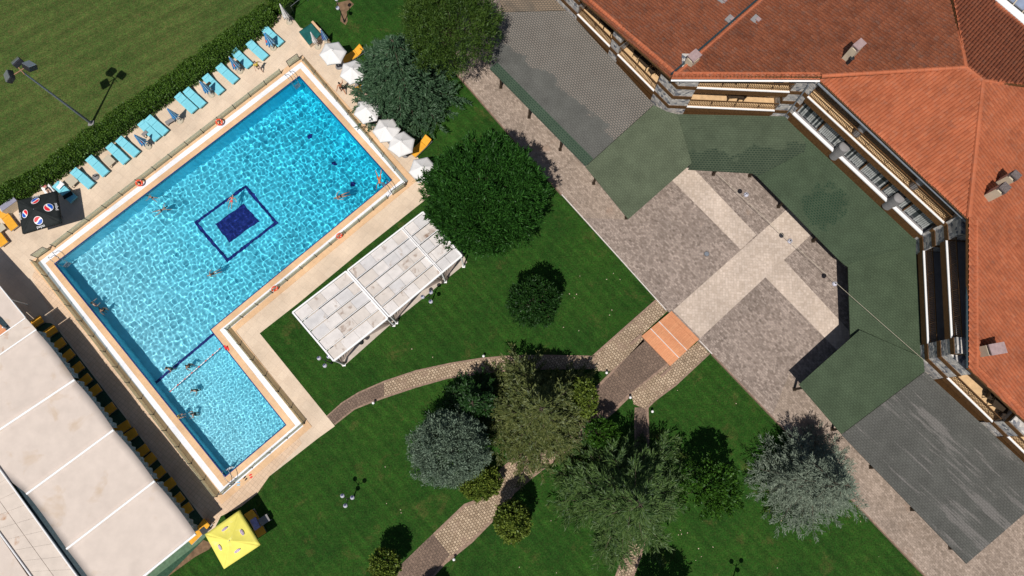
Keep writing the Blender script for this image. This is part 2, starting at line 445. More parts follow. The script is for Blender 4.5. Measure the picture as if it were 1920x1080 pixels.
# ------------------------------------------------------------------ object helpers
def setp(o, label=None, cat=None, group=None, kind=None):
    if label: o['label'] = label
    if cat: o['category'] = cat
    if group: o['group'] = group
    if kind: o['kind'] = kind
    return o
def thing(name, label, cat, loc=(0, 0, 0), rz=0.0, group=None):
    o = bpy.data.objects.new(name, None)
    COL.objects.link(o)
    o.location = loc
    o.rotation_euler = (0, 0, rz)
    o.empty_display_size = 0.3
    return setp(o, label, cat, group)
class MB:
    def __init__(s, org=(0, 0, 0)):
        s.v, s.f, s.m, s.o = [], [], [], Vector(org)
    def add(s, vs, fs, mi=0):
        b = len(s.v)
        s.v += [tuple(Vector(v) - s.o) for v in vs]
        s.f += [tuple(b + i for i in f) for f in fs]
        s.m += [mi] * len(fs)
        return s
    def box(s, c, d, rz=0.0, mi=0, ry=0.0, rx=0.0):
        q = Matrix.Rotation(rz, 3, 'Z') @ Matrix.Rotation(ry, 3, 'Y') @ Matrix.Rotation(rx, 3, 'X')
        vs = [Vector(c) + q @ Vector((sx * d[0] / 2, sy * d[1] / 2, sz * d[2] / 2)) for sz in (-1, 1) for sy in (-1, 1) for sx in (-1, 1)]
        return s.add(vs, [(0, 2, 3, 1), (4, 5, 7, 6), (0, 1, 5, 4), (2, 6, 7, 3), (0, 4, 6, 2), (1, 3, 7, 5)], mi)
    def hexa(s, bot, top, mi=0):
        n = len(bot)
        vs = list(bot) + list(top)
        fs = [tuple(range(n - 1, -1, -1)), tuple(range(n, 2 * n))]
        fs += [(i, (i + 1) % n, n + (i + 1) % n, n + i) for i in range(n)]
        return s.add(vs, fs, mi)
    def prism(s, pts, z0, z1, mi=0):
        a = sum(pts[i][0] * pts[(i + 1) % len(pts)][1] - pts[(i + 1) % len(pts)][0] * pts[i][1] for i in range(len(pts)))
        if a < 0: pts = pts[::-1]
        return s.hexa([(p[0], p[1], z0) for p in pts], [(p[0], p[1], z1) for p in pts], mi)
    def cyl(s, a, b, r0, r1=None, n=8, mi=0, cap=True):
        a, b = Vector(a), Vector(b)
        r1 = r0 if r1 is None else r1
        d = (b - a).normalized()
        u = d.orthogonal().normalized()
        w_ = d.cross(u)
        vs = []
        for p, r in ((a, r0), (b, r1)):
            for i in range(n):
                t = 2 * math.pi * i / n
                vs.append(p + (u * math.cos(t) + w_ * math.sin(t)) * r)
        fs = [(i, (i + 1) % n, n + (i + 1) % n, n + i) for i in range(n)]
        if cap: fs += [tuple(range(n - 1, -1, -1)), tuple(range(n, 2 * n))]
        return s.add(vs, fs, mi)
    def tube(s, pts, r, n=6, mi=0):
        for a, b in zip(pts[:-1], pts[1:]): s.cyl(a, b, r, r, n, mi)
        return s
    def ball(s, c, r, n=10, m_=7, mi=0, q=None):
        r = Vector(r) if hasattr(r, '__len__') else Vector((r, r, r))
        vs, fs = [], []
        for j in range(m_ + 1):
            ph = math.pi * j / m_
            for i in range(n):
                t = 2 * math.pi * i / n
                p = Vector((r.x * math.sin(ph) * math.cos(t), r.y * math.sin(ph) * math.sin(t), r.z * math.cos(ph)))
                if q: p = q @ p
                vs.append(Vector(c) + p)
        for j in range(m_):
            for i in range(n):
                fs.append((j * n + i, (j + 1) * n + i, (j + 1) * n + (i + 1) % n, j * n + (i + 1) % n))
        return s.add(vs, fs, mi)
    def torus(s, c, R0, r, q=None, n=20, k=8, mi=0, mats=None):
        q = q or Matrix.Identity(3)
        vs = []
        for i in range(n):
            t = 2 * math.pi * i / n
            for j in range(k):
                p = 2 * math.pi * j / k
                vs.append(Vector(c) + q @ Vector(((R0 + r * math.cos(p)) * math.cos(t), (R0 + r * math.cos(p)) * math.sin(t), r * math.sin(p))))
        for i in range(n):
            s.add(vs[i * k:i * k + k] + vs[((i + 1) % n) * k:((i + 1) % n) * k + k], [(j, k + j, k + (j + 1) % k, (j + 1) % k) for j in range(k)], mi if not mats else mats(i, n))
        return s
    def build(s, name, mats, parent=None, smooth=False, bevel=0.0):
        me = bpy.data.meshes.new(name)
        me.from_pydata(s.v, [], s.f)
        mats = mats if isinstance(mats, (list, tuple)) else [mats]
        for m in mats: me.materials.append(m)
        me.polygons.foreach_set('material_index', s.m)
        if smooth: me.shade_smooth()
        me.update()
        o = bpy.data.objects.new(name, me)
        COL.objects.link(o)
        if parent: o.parent = parent
        if bevel:
            b = o.modifiers.new('bevel', 'BEVEL')
            b.width = bevel
            b.segments = 2
            b.limit_method = 'ANGLE'
        return o
def struct(o): o['kind'] = 'structure'; return o
def copy_tree(o, parent=None):
    c = o.copy()
    COL.objects.link(c)
    if parent: c.parent = parent
    for ch in o.children: copy_tree(ch, c)
    return c
def sheet(name, pts, z, m, z0=None):
    mb = MB()
    if z0 is None:
        a = sum(pts[i][0] * pts[(i + 1) % len(pts)][1] - pts[(i + 1) % len(pts)][0] * pts[i][1] for i in range(len(pts)))
        if a < 0: pts = pts[::-1]
        mb.add([(p[0], p[1], z) for p in pts], [tuple(range(len(pts)))])
    else:
        mb.prism(pts, z0, z)
    return struct(mb.build(name, m))
def np_mesh(name, V, Fq, mats, parent=None, smooth=False, uv=None):
    me = bpy.data.meshes.new(name)
    nv, nf = len(V), len(Fq)
    k = Fq.shape[1]
    me.vertices.add(nv)
    me.vertices.foreach_set('co', np.ascontiguousarray(V, np.float32).ravel())
    me.loops.add(nf * k)
    me.loops.foreach_set('vertex_index', np.ascontiguousarray(Fq, np.int32).ravel())
    me.polygons.add(nf)
    me.polygons.foreach_set('loop_start', np.arange(0, nf * k, k, dtype=np.int32))
    me.update(calc_edges=True)
    me.validate()
    if uv is not None:
        l = me.uv_layers.new(name='UVMap')
        l.data.foreach_set('uv', np.ascontiguousarray(uv[Fq.ravel()], np.float32).ravel())
    for m in (mats if isinstance(mats, (list, tuple)) else [mats]): me.materials.append(m)
    if smooth: me.shade_smooth()
    o = bpy.data.objects.new(name, me)
    COL.objects.link(o)
    if parent: o.parent = parent
    return o
def offset_poly(pts, d):
    """mitred offset of a counter-clockwise polygon outwards by d"""
    out = []
    n = len(pts)
    for i in range(n):
        a, b, c = Vector(pts[i - 1][:2]), Vector(pts[i][:2]), Vector(pts[(i + 1) % n][:2])
        n1 = Vector(((b - a).y, -(b - a).x)).normalized()
        n2 = Vector(((c - b).y, -(c - b).x)).normalized()
        k = (n1 + n2) / (1 + n1.dot(n2))
        out.append(b + k * d)
    return out

# ================================================================== SETTING
WZ = -0.16                                  # water level
poolpx = [(561, 144), (103.7, 494.5), (422.5, 892.5), (535, 796.7), (393.7, 618), (733.7, 337.5)]
pool = [Vector(P(x, y, 0.04)[:2]) for x, y in poolpx]     # A B C F E D, counter-clockwise
pA, pB, pC, pF, pE, pD = pool
# ground with a hole for the pool
def ground():
    bm = bmesh.new()
    S = 220
    outer = [bm.verts.new((x, y, 0)) for x, y in ((-S, -S), (S, -S), (S, S), (-S, S))]
    hole = [bm.verts.new((p.x, p.y, 0)) for p in offset_poly(pool, 0.3)]
    es = [bm.edges.new((l[i], l[(i + 1) % len(l)])) for l in (outer, hole) for i in range(len(l))]
    bmesh.ops.triangle_fill(bm, edges=es, use_beauty=True, normal=(0, 0, 1))
    me = bpy.data.meshes.new('lawn')
    bm.to_mesh(me)
    me.materials.append(M['lawn'])
    o = bpy.data.objects.new('lawn', me)
    COL.objects.link(o)
    return struct(o)
ground()
def ring_sheet(name, outer, inner, z, m):
    bm = bmesh.new()
    o1 = [bm.verts.new((p[0], p[1], z)) for p in outer]
    i1 = [bm.verts.new((p[0], p[1], z)) for p in inner]
    es = [bm.edges.new((l[i], l[(i + 1) % len(l)])) for l in (o1, i1) for i in range(len(l))]
    bmesh.ops.triangle_fill(bm, edges=es, use_beauty=True, normal=(0, 0, 1))
    me = bpy.data.meshes.new(name)
    bm.to_mesh(me)
    me.materials.append(m)
    o = bpy.data.objects.new(name, me)
    COL.objects.link(o)
    return struct(o)
# sports field beyond the hedge
sheet('sports_field', PP([(-500, 700), (-60, 408), (0, 365), (85, 318), (165, 262), (270, 190), (370, 120), (480, 40), (560, -20), (900, -420), (-500, -420)]), 0.006, M['field'])
# pool deck
deckpx = [(-60, 470), (-40, 405), (45, 380), (95, 337), (140, 315), (195, 272), (285, 212), (375, 150), (455, 92), (500, 52), (514, 38), (526, 26), (545, 28), (563, 52), (600, 66), (634, 96), (658, 128), (690, 178), (740, 238), (784, 296), (806, 336), (806, 368), (690, 460), (560, 568), (487, 625), (628, 799), (596, 822), (545, 862), (505, 893), (482, 926), (452, 950), (414, 968), (398, 1000), (350, 1010), (140, 720), (-60, 560)]
ring_sheet('pool_deck', PP(deckpx), offset_poly(pool, 0.3), 0.016, M['deck'])
# smaller tiles round the two lower corners
sheet('pool_deck_tiles', PP([(68, 500), (410, 938), (420, 920), (500, 862), (560, 820), (566, 832), (505, 893), (482, 926), (452, 950), (414, 968), (398, 990), (108, 612), (60, 520)]), 0.022, M['deck_small'])
# coping, overflow grate and kerb round the pool
def ring(name, d0, d1, z, m, zin=None):
    a, b = offset_poly(pool, d1), offset_poly(pool, d0)
    mb = MB()
    n = len(a)
    for i in range(n):
        j = (i + 1) % n
        mb.add([(b[i].x, b[i].y, z), (b[j].x, b[j].y, z), (a[j].x, a[j].y, z), (a[i].x, a[i].y, z)], [(0, 3, 2, 1)])
        mb.add([(a[i].x, a[i].y, z), (a[j].x, a[j].y, z), (a[j].x, a[j].y, 0), (a[i].x, a[i].y, 0)], [(0, 3, 2, 1)])
        zi = z - 0.03 if zin is None else zin
        mb.add([(b[i].x, b[i].y, z), (b[j].x, b[j].y, z), (b[j].x, b[j].y, zi), (b[i].x, b[i].y, zi)], [(0, 1, 2, 3)])
    return struct(mb.build(name, m))
ring('pool_coping', 0.07, 0.55, 0.06, M['coping'])
ring('pool_tile_line', 0.0, 0.07, 0.055, M['navy'], WZ - 0.02)
ring('overflow_channel', 0.55, 0.98, 0.05, M['grate'])
ring('pool_kerb', 0.98, 1.45, 0.055, M['coping'])
# basin
def lerp(a, b, t): return a + (b - a) * t
ab = (pB - pA).normalized()
# foot of the step on the long left wall, straight across from the inner corner
bc = (pC - pB).normalized()
qE = pB + bc * (pE - pB).dot(bc)
Zd, Zm, Zs = -2.5, -1.65, -1.15
def v3(p, z): return (p.x, p.y, z)
ZE = lerp(Zd, Zm, (pE - pA).dot(ab) / (pB - pA).length)
mb = MB()
mb.add([v3(pA, Zd), v3(pB, Zm), v3(qE, Zm), v3(pE, ZE), v3(pD, Zd)], [(0, 1, 3, 4), (1, 2, 3)])
mb.add([v3(qE, Zs), v3(pC, Zs), v3(pF, Zs), v3(pE, Zs)], [(0, 1, 2, 3)])
mb.add([v3(qE, Zm), v3(pE, ZE), v3(pE, Zs), v3(qE, Zs)], [(0, 1, 2, 3)])
for a, b, za, zb in ((pA, pB, Zd, Zm), (pB, qE, Zm, Zm), (qE, pC, Zs, Zs), (pC, pF, Zs, Zs), (pF, pE, Zs, Zs), (pE, pD, ZE, Zd), (pD, pA, Zd, Zd)):
    mb.add([v3(a, za), v3(b, zb), v3(b, 0.04), v3(a, 0.04)], [(0, 1, 2, 3)])
basin = struct(mb.build('pool_basin', M['pooltile']))
basin.cycles.is_caustics_receiver = True
# navy marks on the floor, placed where the refracted view puts them
def pool_floor_z(p):
    if (p - qE).dot(bc) > 0: return Zs
    t = (Vector((p.x, p.y)) - pA).dot(ab) / (pB - pA).length
    return lerp(Zd, Zm, t)
def refr(px, py, zf=None):
    """point of the pool floor seen at a pixel through flat water"""
    d = ray(px, py).normalized()
    s = P(px, py, WZ)
    k = 1 / 1.33
    cosi = -d.z
    t_ = d * k + Vector((0, 0, k * cosi - math.sqrt(1 - k * k * (1 - cosi * cosi))))
    z = -2.0
    for _ in range(6):
        p = s + t_ * ((z - WZ) / t_.z)
        z = pool_floor_z(Vector((p.x, p.y))) if zf is None else zf
    return s + t_ * ((z - WZ) / t_.z)
def floor_mark(name, pts, dz=0.006):
    mb = MB()
    ps = [refr(*p) for p in pts]
    mb.add([p + Vector((0, 0, dz)) for p in ps], [tuple(range(len(ps) - 1, -1, -1))])
    o = struct(mb.build(name, M['navy']))
    o.cycles.is_caustics_receiver = True
    return o
floor_mark('pool_marking', [(403, 420), (457, 382), (486, 415), (430, 455)])
fr_o = [refr(*p) for p in ((363, 417), (461, 346), (522, 418), (426, 492))]
cc = sum(fr_o, Vector()) / 4
mb = MB()
fr_i = []
for i in range(4):
    a, b, c = fr_o[i - 1], fr_o[i], fr_o[(i + 1) % 4]
    fr_i.append(b + ((a - b).normalized() + (c - b).normalized()) * 0.26)
for i in range(4):
    j = (i + 1) % 4
    q = [fr_o[i], fr_o[j], fr_i[j], fr_i[i]]
    mb.add([p + Vector((0, 0, 0.006)) for p in q], [(3, 2, 1, 0)])
o = struct(mb.build('pool_marking', M['navy']))
o.cycles.is_caustics_receiver = True
# navy tile line along the step
mb = MB()
e1, e2 = Vector(v3(qE, Zs)), Vector(v3(pE, Zs))
nn = Vector((bc.x, bc.y, 0)) * 0.22
mb.add([e1 + Vector((0, 0, .006)), e2 + Vector((0, 0, .006)), e2 + nn + Vector((0, 0, .006)), e1 + nn + Vector((0, 0, .006))], [(3, 2, 1, 0)])
o = struct(mb.build('pool_marking', M['navy']))
o.cycles.is_caustics_receiver = True
# dark drains on the deep floor
mb = MB()
for px, py in ((581, 256), (627, 306), (662, 345)):
    c = refr(px, py)
    mb.cyl(c + Vector((0, 0, .002)), c + Vector((0, 0, .03)), 0.2, 0.2, 12)
o = struct(mb.build('pool_drains', M['navy']))
o.cycles.is_caustics_receiver = True

# ------------------------------------------------------------------ water: a real rippled surface, the sun refracts through it
def build_water():
    step = 0.028
    u = np.array(ab)
    v = np.array(bc)
    LU, LV = (pB - pA).length, (pC - pB).length
    VE = (pE - pB).dot(bc)
    UF = (pF - pA).dot(ab)
    nu, nvv = int((LU + 0.12) / step) + 1, int((LV + 0.12) / step) + 1
    gu = np.linspace(-0.05, LU + 0.05, nu)
    gv = np.linspace(-0.05, LV + 0.05, nvv)
    U, V_ = np.meshgrid(gu, gv, indexing='ij')
    X = pA.x + U * u[0] + V_ * v[0]
    Y = pA.y + U * u[1] + V_ * v[1]
    rng = np.random.default_rng(11)
    Z = np.zeros_like(X)
    for i in range(90):
        lam = math.exp(rng.uniform(math.log(0.25), math.log(0.80)))
        th = rng.uniform(0, 2 * math.pi)
        k = 2 * math.pi / lam
        Z += 0.0027 * lam ** 1.6 * np.sin(k * (math.cos(th) * X + math.sin(th) * Y) + rng.uniform(0, 6.28))
    shal = np.clip((V_ - VE) / 0.8 + 0.2, 0, 1)
    Zs_ = np.zeros_like(X)
    for i in range(60):
        lam = math.exp(rng.uniform(math.log(0.15), math.log(0.32)))
        th = rng.uniform(0, 2 * math.pi)
        k = 2 * math.pi / lam
        Zs_ += 0.0036 * lam ** 1.6 * np.sin(k * (math.cos(th) * X + math.sin(th) * Y) + rng.uniform(0, 6.28))
    Z = Z * (1 - .25 * shal) + Zs_ * shal
    for px, py, amp, rad in ((304, 396, .010, 1.5), (362, 776, .007, 2.0), (350, 686, .005, 1.2), (438, 372, .004, 1.2)):
        c = P(px, py, WZ)
        r = np.hypot(X - c.x, Y - c.y)
        Z += amp * np.cos(2 * math.pi * r / 0.5) * np.exp(-(r / rad) ** 2)
    low = 1.0 - 0.45 * np.exp(-(((X - cc.x) ** 2 + (Y - cc.y) ** 2) / 3.4 ** 2))
    ce = P(378, 652)
    low -= 0.5 * np.exp(-(((X - ce.x) ** 2 + (Y - ce.y) ** 2) / 1.6 ** 2))
    Z = Z * low + WZ
    idx = np.arange(nu * nvv).reshape(nu, nvv)
    q = np.stack([idx[:-1, :-1], idx[1:, :-1], idx[1:, 1:], idx[:-1, 1:]], -1).reshape(-1, 4)
    um = ((U[:-1, :-1] + U[1:, 1:]) / 2).reshape(-1)
    vm = ((V_[:-1, :-1] + V_[1:, 1:]) / 2).reshape(-1)
    q = q[~((um < UF - 0.05) & (vm > VE + 0.05))]
    used = np.unique(q)
    remap = -np.ones(nu * nvv, int)
    remap[used] = np.arange(len(used))
    pts = np.stack([X, Y, Z], -1).reshape(-1, 3)[used]
    q = remap[q]
    a, b, c_ = pts[q[0, 0]], pts[q[0, 1]], pts[q[0, 2]]
    if np.cross(b - a, c_ - a)[2] < 0: q = q[:, ::-1]
    m = bpy.data.materials.new('pool_water')
    m.use_nodes = True
    nt = m.node_tree
    nt.nodes.clear()
    out = N(nt, 'OutputMaterial')
    g = N(nt, 'BsdfGlass', IOR=1.33, Roughness=0.0)
    nt.links.new(g.outputs[0], out.inputs['Surface'])
    o = np_mesh('water', pts, q, m, smooth=True)
    o.cycles.is_caustics_caster = True
    struct(o)
build_water()

# ------------------------------------------------------------------ plaza, walks and paths
PZ = 0.30
plazapx = [(835, 112), (1055, 366), (1250, 580), (1310, 640), (1335, 662), (1737, 1080), (1900, 1250), (2400, 1250), (2400, -400), (900, -400), (860, -40), (850, 90)]
sheet('plaza', PP(plazapx, PZ), PZ, M['plaza'], 0.0)
sheet('plaza_walk', PP([(835, 112), (1092, 408), (1177, 412), (1098, 315), (917, 128), (905, 100), (850, 90)], PZ), PZ + 0.005, M['walk'])
sheet('plaza_walk', PP([(1448, 778), (1480, 700), (1578, 815), (1812, 1058), (1930, 955), (2050, 1060), (1900, 1250), (1737, 1080)], PZ), PZ + 0.005, M['walk'])
SZ = [PZ + 0.006]
def stripe(pts):
    SZ[0] += 0.004
    return sheet('plaza_stripe', PP(pts, PZ), SZ[0], M['stripe'])
stripe([(1262, 582), (1313, 634), (1600, 366), (1560, 317)])
stripe([(1250, 328), (1285, 300), (1418, 440), (1389, 468)])
stripe([(1469, 487), (1435, 520), (1670, 759), (1700, 737)])
# light edging slabs along the raised plaza
def edge_band(name, px, wdt, z0, z1, m):
    mb = MB()
    for a, b in zip(px[:-1], px[1:]):
        A_, B_ = P(*a, z1), P(*b, z1)
        d = (B_ - A_).normalized()
        n_ = Vector((-d.y, d.x, 0)) * wdt
        mb.prism([A_, B_, B_ + n_, A_ + n_], z0, z1)
    return struct(mb.build(name, m))
edge_band('plaza_kerb', [(1250, 581), (1150, 470), (1054, 364)], 0.06, PZ - 0.1, PZ + 0.015, M['kerb'])
edge_band('plaza_kerb', [(1336, 663), (1312, 638)], 0.06, PZ - 0.1, PZ + 0.015, M['kerb'])
edge_band('plaza_kerb', [(1054, 364), (836, 113)], 0.08, 0.0, PZ + 0.012, M['pathedge'])
edge_band('plaza_kerb', [(1760, 1104), (1336, 663)], 0.08, 0.0, PZ + 0.012, M['pathedge'])
# worn path down the garden
left = [(1203, 630), (1145, 697), (1107, 735), (1088, 772), (1030, 812), (968, 852), (935, 882), (925, 925), (870, 945), (800, 1012), (748, 1062), (733, 1100), (640, 1200), (560, 1300)]
right = [(1257, 686), (1182, 744), (1150, 775), (1110, 808), (1060, 850), (1003, 893), (965, 925), (940, 962), (885, 1018), (835, 1058), (815, 1080), (800, 1100), (705, 1205), (625, 1305)]
def strip_sheet(name, l, r, z, m):
    mb = MB()
    L_, R_ = PP(l, z), PP(r, z)
    for i in range(len(l) - 1):
        mb.add([L_[i], R_[i], R_[i + 1], L_[i + 1]], [(0, 3, 2, 1)])
    o = mb.build(name, m)
    for p in o.data.polygons:
        if p.normal.z < 0: p.flip()
    return struct(o)
strip_sheet('garden_path', left, right, 0.020, M['pathedge'])
def inset(l, r, t0, t1):
    return ([tuple(np.array(a) * (1 - t0) + np.array(b) * t0) for a, b in zip(l, r)], [tuple(np.array(a) * (1 - t1) + np.array(b) * t1) for a, b in zip(l, r)])
li, ri = inset(left, right, 0.08, 0.9)
strip_sheet('garden_path_paving', li[:4], ri[:4], 0.026, M['pathdark'])
strip_sheet('garden_path_paving', li[3:10], ri[3:10], 0.026, M['cobble'])
strip_sheet('garden_path_paving', [(812, 1001), (748, 1062), (738, 1100), (645, 1200), (566, 1300)], [(843, 1040), (835, 1050), (795, 1100), (700, 1202), (620, 1302)], 0.032, M['pathdark'])
# cobbled wings beside the steps
sheet('path_wing', PP([(1111, 667), (1234, 559), (1254, 581), (1203, 628), (1208, 640), (1146, 696), (1118, 696), (1110, 688)]), 0.026, M['cobble'])
sheet('path_wing', PP([(1310, 640), (1330, 663), (1266, 722), (1228, 750), (1213, 768), (1188, 758), (1183, 737), (1250, 688)]), 0.027, M['cobble'])
edge_band('path_edging', [(1233, 558), (1111, 666)], 0.14, 0.0, 0.05, M['pathedge'])
edge_band('path_edging', [(1211, 770), (1230, 751), (1268, 723), (1332, 663)], 0.14, 0.0, 0.05, M['pathedge'])
edge_band('path_edging', [(1112, 666), (1110, 690)], 0.12, 0.0, 0.05, M['pathedge'])
# curved side path
up = [(612, 780), (640, 755), (672, 735), (720, 714), (780, 694), (845, 680), (900, 671), (945, 667), (1020, 665), (1110, 667)]
lo = [(628, 797), (665, 768), (690, 758), (720, 747), (780, 727), (840, 710), (890, 703), (930, 698), (1020, 693), (1110, 692)]
strip_sheet('garden_path', up, lo, 0.018, M['pathedge'])
li, ri = inset(up, lo, 0.1, 0.88)
strip_sheet('garden_path_paving', li[3:], ri[3:], 0.024, M['cobble'])
strip_sheet('garden_path_paving', li[:4], ri[:4], 0.0242, M['pathdark'])
# narrow side path
cl = [(1203, 764, 13), (1203, 800, 14), (1204, 850, 14), (1206, 900, 14), (1203, 960, 15), (1190, 1030, 18), (1178, 1062, 18), (1160, 1110, 18), (1110, 1210, 18), (1040, 1310, 18)]
l = [(x - w_, y) for x, y, w_ in cl]
r = [(x + w_, y) for x, y, w_ in cl]
strip_sheet('garden_path', l, r, 0.0185, M['pathedge'])
li, ri = inset(l, r, 0.12, 0.86)
strip_sheet('garden_path_paving', li[:5], ri[:5], 0.0235, M['pathdark'])
strip_sheet('garden_path_paving', li[4:], ri[4:], 0.0237, M['cobble'])
# pads and carpet
sheet('gazebo_pad', PP([(570, 600), (650, 520), (790, 405), (865, 470), (876, 492), (735, 606), (643, 688)]), 0.02, M['pad'])
sheet('green_carpet', PP([(96, 606), (104, 612), (394, 990), (382, 1012), (300, 1095), (200, 1095), (40, 760), (40, 600)]), 0.028, M['carpet'])
sheet('green_ramp', PP([(366, 1003), (392, 1000), (375, 1017), (280, 1090), (266, 1084)]), 0.034, plain('ramp_green', (0.10, 0.17, 0.105), 0.9, 0.2, 4))
sheet('bare_soil', PP([(381, 1012), (400, 1020), (392, 1030), (366, 1044), (330, 1070), (300, 1092), (272, 1100), (300, 1076)]), 0.010, plain('bare_soil', (0.17, 0.105, 0.06), 0.95, 0.35, 3))
sheet('bare_soil', PP([(630, 6), (655, 0), (664, 8), (650, 22), (652, 40), (648, 47), (638, 40), (640, 22)]), 0.010, bpy.data.materials['bare_soil'])

# ================================================================== SHINGLED CANOPIES beside the hotel
BZ = 3.6
def canopy(label, pts, zs, m, posts=(), edge=None, name='shade_canopy'):
    """pts in picture pixels with their heights; a sloped slab on dark timber posts"""
    top = [P(x, y, z) for (x, y), z in zip(pts, zs)]
    c = sum(top, Vector()) / len(top)
    root = thing(name, label, 'canopy', (c.x, c.y, PZ), 0, 'shingled canopies round the plaza')
    a = sum(top[i].x * top[(i + 1) % len(top)].y - top[(i + 1) % len(top)].x * top[i].y for i in range(len(top)))
    if a < 0: top = top[::-1]
    mb = MB((c.x, c.y, PZ))
    mb.hexa([p - Vector((0, 0, .07)) for p in top], top)
    mb.build('roof', m, root)
    for px, py in posts:
        g = P(px, py, PZ)
        t = MB((c.x, c.y, PZ))
        zt = min(zs) - 0.075
        t.box((g.x, g.y, (PZ + zt) / 2), (0.16, 0.16, zt - PZ))
        t.box((g.x, g.y, PZ + 0.04), (0.26, 0.26, 0.08))
        t.build('post', M['darkwood'], root)
    if edge:
        for e, ez, em in edge:
            q = [P(x, y, z) for (x, y), z in zip(e, ez)]
            q = q if (q[1] - q[0]).cross(q[2] - q[0]).z > 0 else q[::-1]
            t = MB((c.x, c.y, PZ))
            t.hexa([p + Vector((0, 0, .004)) for p in q], [p + Vector((0, 0, .03)) for p in q])
            t.build('edge_strip', em, root)
    return root
canopy('weathered brown shingle canopy at the top edge, behind the pine', [(925, -60), (1062, -60), (1064, 19), (941, 22)], [3.1, 3.5, 3.5, 3.1], M['shBrown'])
canopy('large grey canopy with pale worn dots, below the single balconies', [(941, 23), (1065, 20), (1226, 196), (1098, 312), (918, 129)], [3.1, 3.6, 3.6, 2.95, 2.95], M['shGrey'],
       [(939, 164), (992, 220), (1050, 281)], [([(918, 129), (932, 117), (1113, 298), (1098, 312)], [2.97, 3.0, 3.0, 2.97], M['shEdge'])])
canopy('plain dull green canopy ending in a sharp corner on the plaza', [(1098, 313), (1226, 197), (1250, 209), (1270, 214), (1297, 306), (1178, 411)], [3.05, 3.7, 3.75, 3.75, 3.2, 3.05], M['shGreenA'], [(1113, 344), (1174, 409), (1262, 330)])
canopy('spotted dark green canopy under the two-storey balconies', [(1270, 214), (1474, 218), (1527, 274), (1420, 331), (1411, 325), (1290, 318), (1296, 305)], [3.6, 3.62, 3.5, 2.95, 2.95, 2.95, 3.0], M['shGreenB'], [(1337, 327), (1405, 330)])
_pts = [P(x, y, z) for (x, y), z in zip([(1420, 331), (1474, 274), (1480, 224), (1718, 450), (1718, 458), (1584, 497), (1572, 486)], [2.9, 3.25, 3.6, 3.6, 3.6, 3.0, 2.9])]
_c7 = sum(_pts, Vector()) / 7
_sp = P(1545, 388, 3.1) - Vector((_c7.x, _c7.y, PZ))
M['shStain'] = shingle_mat('green_shingle_stained', (0.055, 0.079, 0.047), (0.012, 0.034, 0.02), R(48), 0.95, 0.5, spot=(_sp.x, _sp.y, 2.1, _sp.z))
canopy('long green canopy along the glazed facade with a dark stained patch', [(1420, 331), (1474, 274), (1480, 224), (1718, 450), (1718, 458), (1584, 497), (1572, 486)], [2.9, 3.25, 3.6, 3.6, 3.6, 3.0, 2.9], M['shStain'], [(1459, 388), (1524, 452)])
canopy('green canopy crossed by the lamp cable beside the shaded balconies', [(1584, 497), (1718, 458), (1730, 672), (1680, 690), (1595, 660), (1590, 500)], [2.9, 3.5, 3.5, 3.4, 2.75, 2.9], M['shGreen'])
canopy('raised green canopy with a square corner casting black shade on the plaza', [(1612, 619), (1731, 671), (1734, 696), (1578, 814), (1498, 721)], [3.25, 3.75, 3.75, 3.15, 3.05], M['shGreen'], [(1489, 730), (1560, 805)])
canopy('grey streaked canopy at the lower right corner of the plaza', [(1578, 815), (1734, 697), (1925, 872), (1960, 930), (1812, 1057)], [3.0, 3.6, 3.6, 3.5, 2.95], M['shGrey2'], [(1632, 876), (1709, 955), (1781, 1027)])
# dark stains on the long canopy
def stain(root, quads, z, m):
    for q in quads:
        pts = [P(x, y, z) for x, y in q]
# ================================================================== HOTEL
HO = Vector((24, 22, 0))
hotel = thing('hotel_building', 'stone and timber hotel with red tiled roofs and balconies', 'building', HO)
def hb(mb, name, m, smooth=False): return mb.build(name, m, hotel, smooth)
def hm(): return MB(HO)
Wpx = [(1062, 18), (1250, 207), (1470, 217), (1718, 450), (1728, 675), (1920, 862), (2010, 950)]
W = [P(x, y, BZ) for x, y in Wpx]
W[0] = W[0] + (W[0] - W[1]).normalized() * 0.0
class Facade:
    def __init__(s, a, b, k):
        s.a, s.b = a.copy(), b.copy()
        s.d = (b - a).normalized()
        s.L = (b - a).length
        s.n = Vector((s.d.y, -s.d.x, 0))
        s.rot = math.atan2(s.d.y, s.d.x)
        s.k = k
        if (P(1350, 500) - a).dot(s.n) < 0: s.n = -s.n
    def at(s, t, dep, z):
        p = s.a + s.d * (t * s.L) - s.n * dep
        return Vector((p.x, p.y, z))
    def box(s, mb, t0, t1, d0, d1, z0, z1, mi=0):
        q = [s.at(t0, d0, 0), s.at(t1, d0, 0), s.at(t1, d1, 0), s.at(t0, d1, 0)]
        mb.prism(q, z0, z1, mi)
def pier(fc, t0, t1, ztop, deep=1.9):
    mb = hm()
    e = 0.004 * fc.k
    fc.box(mb, t0, t1, 0.0, deep, 0.0, ztop, 0)
    ins = 0.015 / fc.L
    for zb in (4.05, 5.55, 7.05):
        if zb + 0.45 < ztop: fc.box(mb, t0 - ins, t1 + ins, -0.03 - e, deep - 0.1, zb + e, zb + 0.42 + e, 1)
    hb(mb, 'stone_pier', [M['stonewall'], M['wood']])
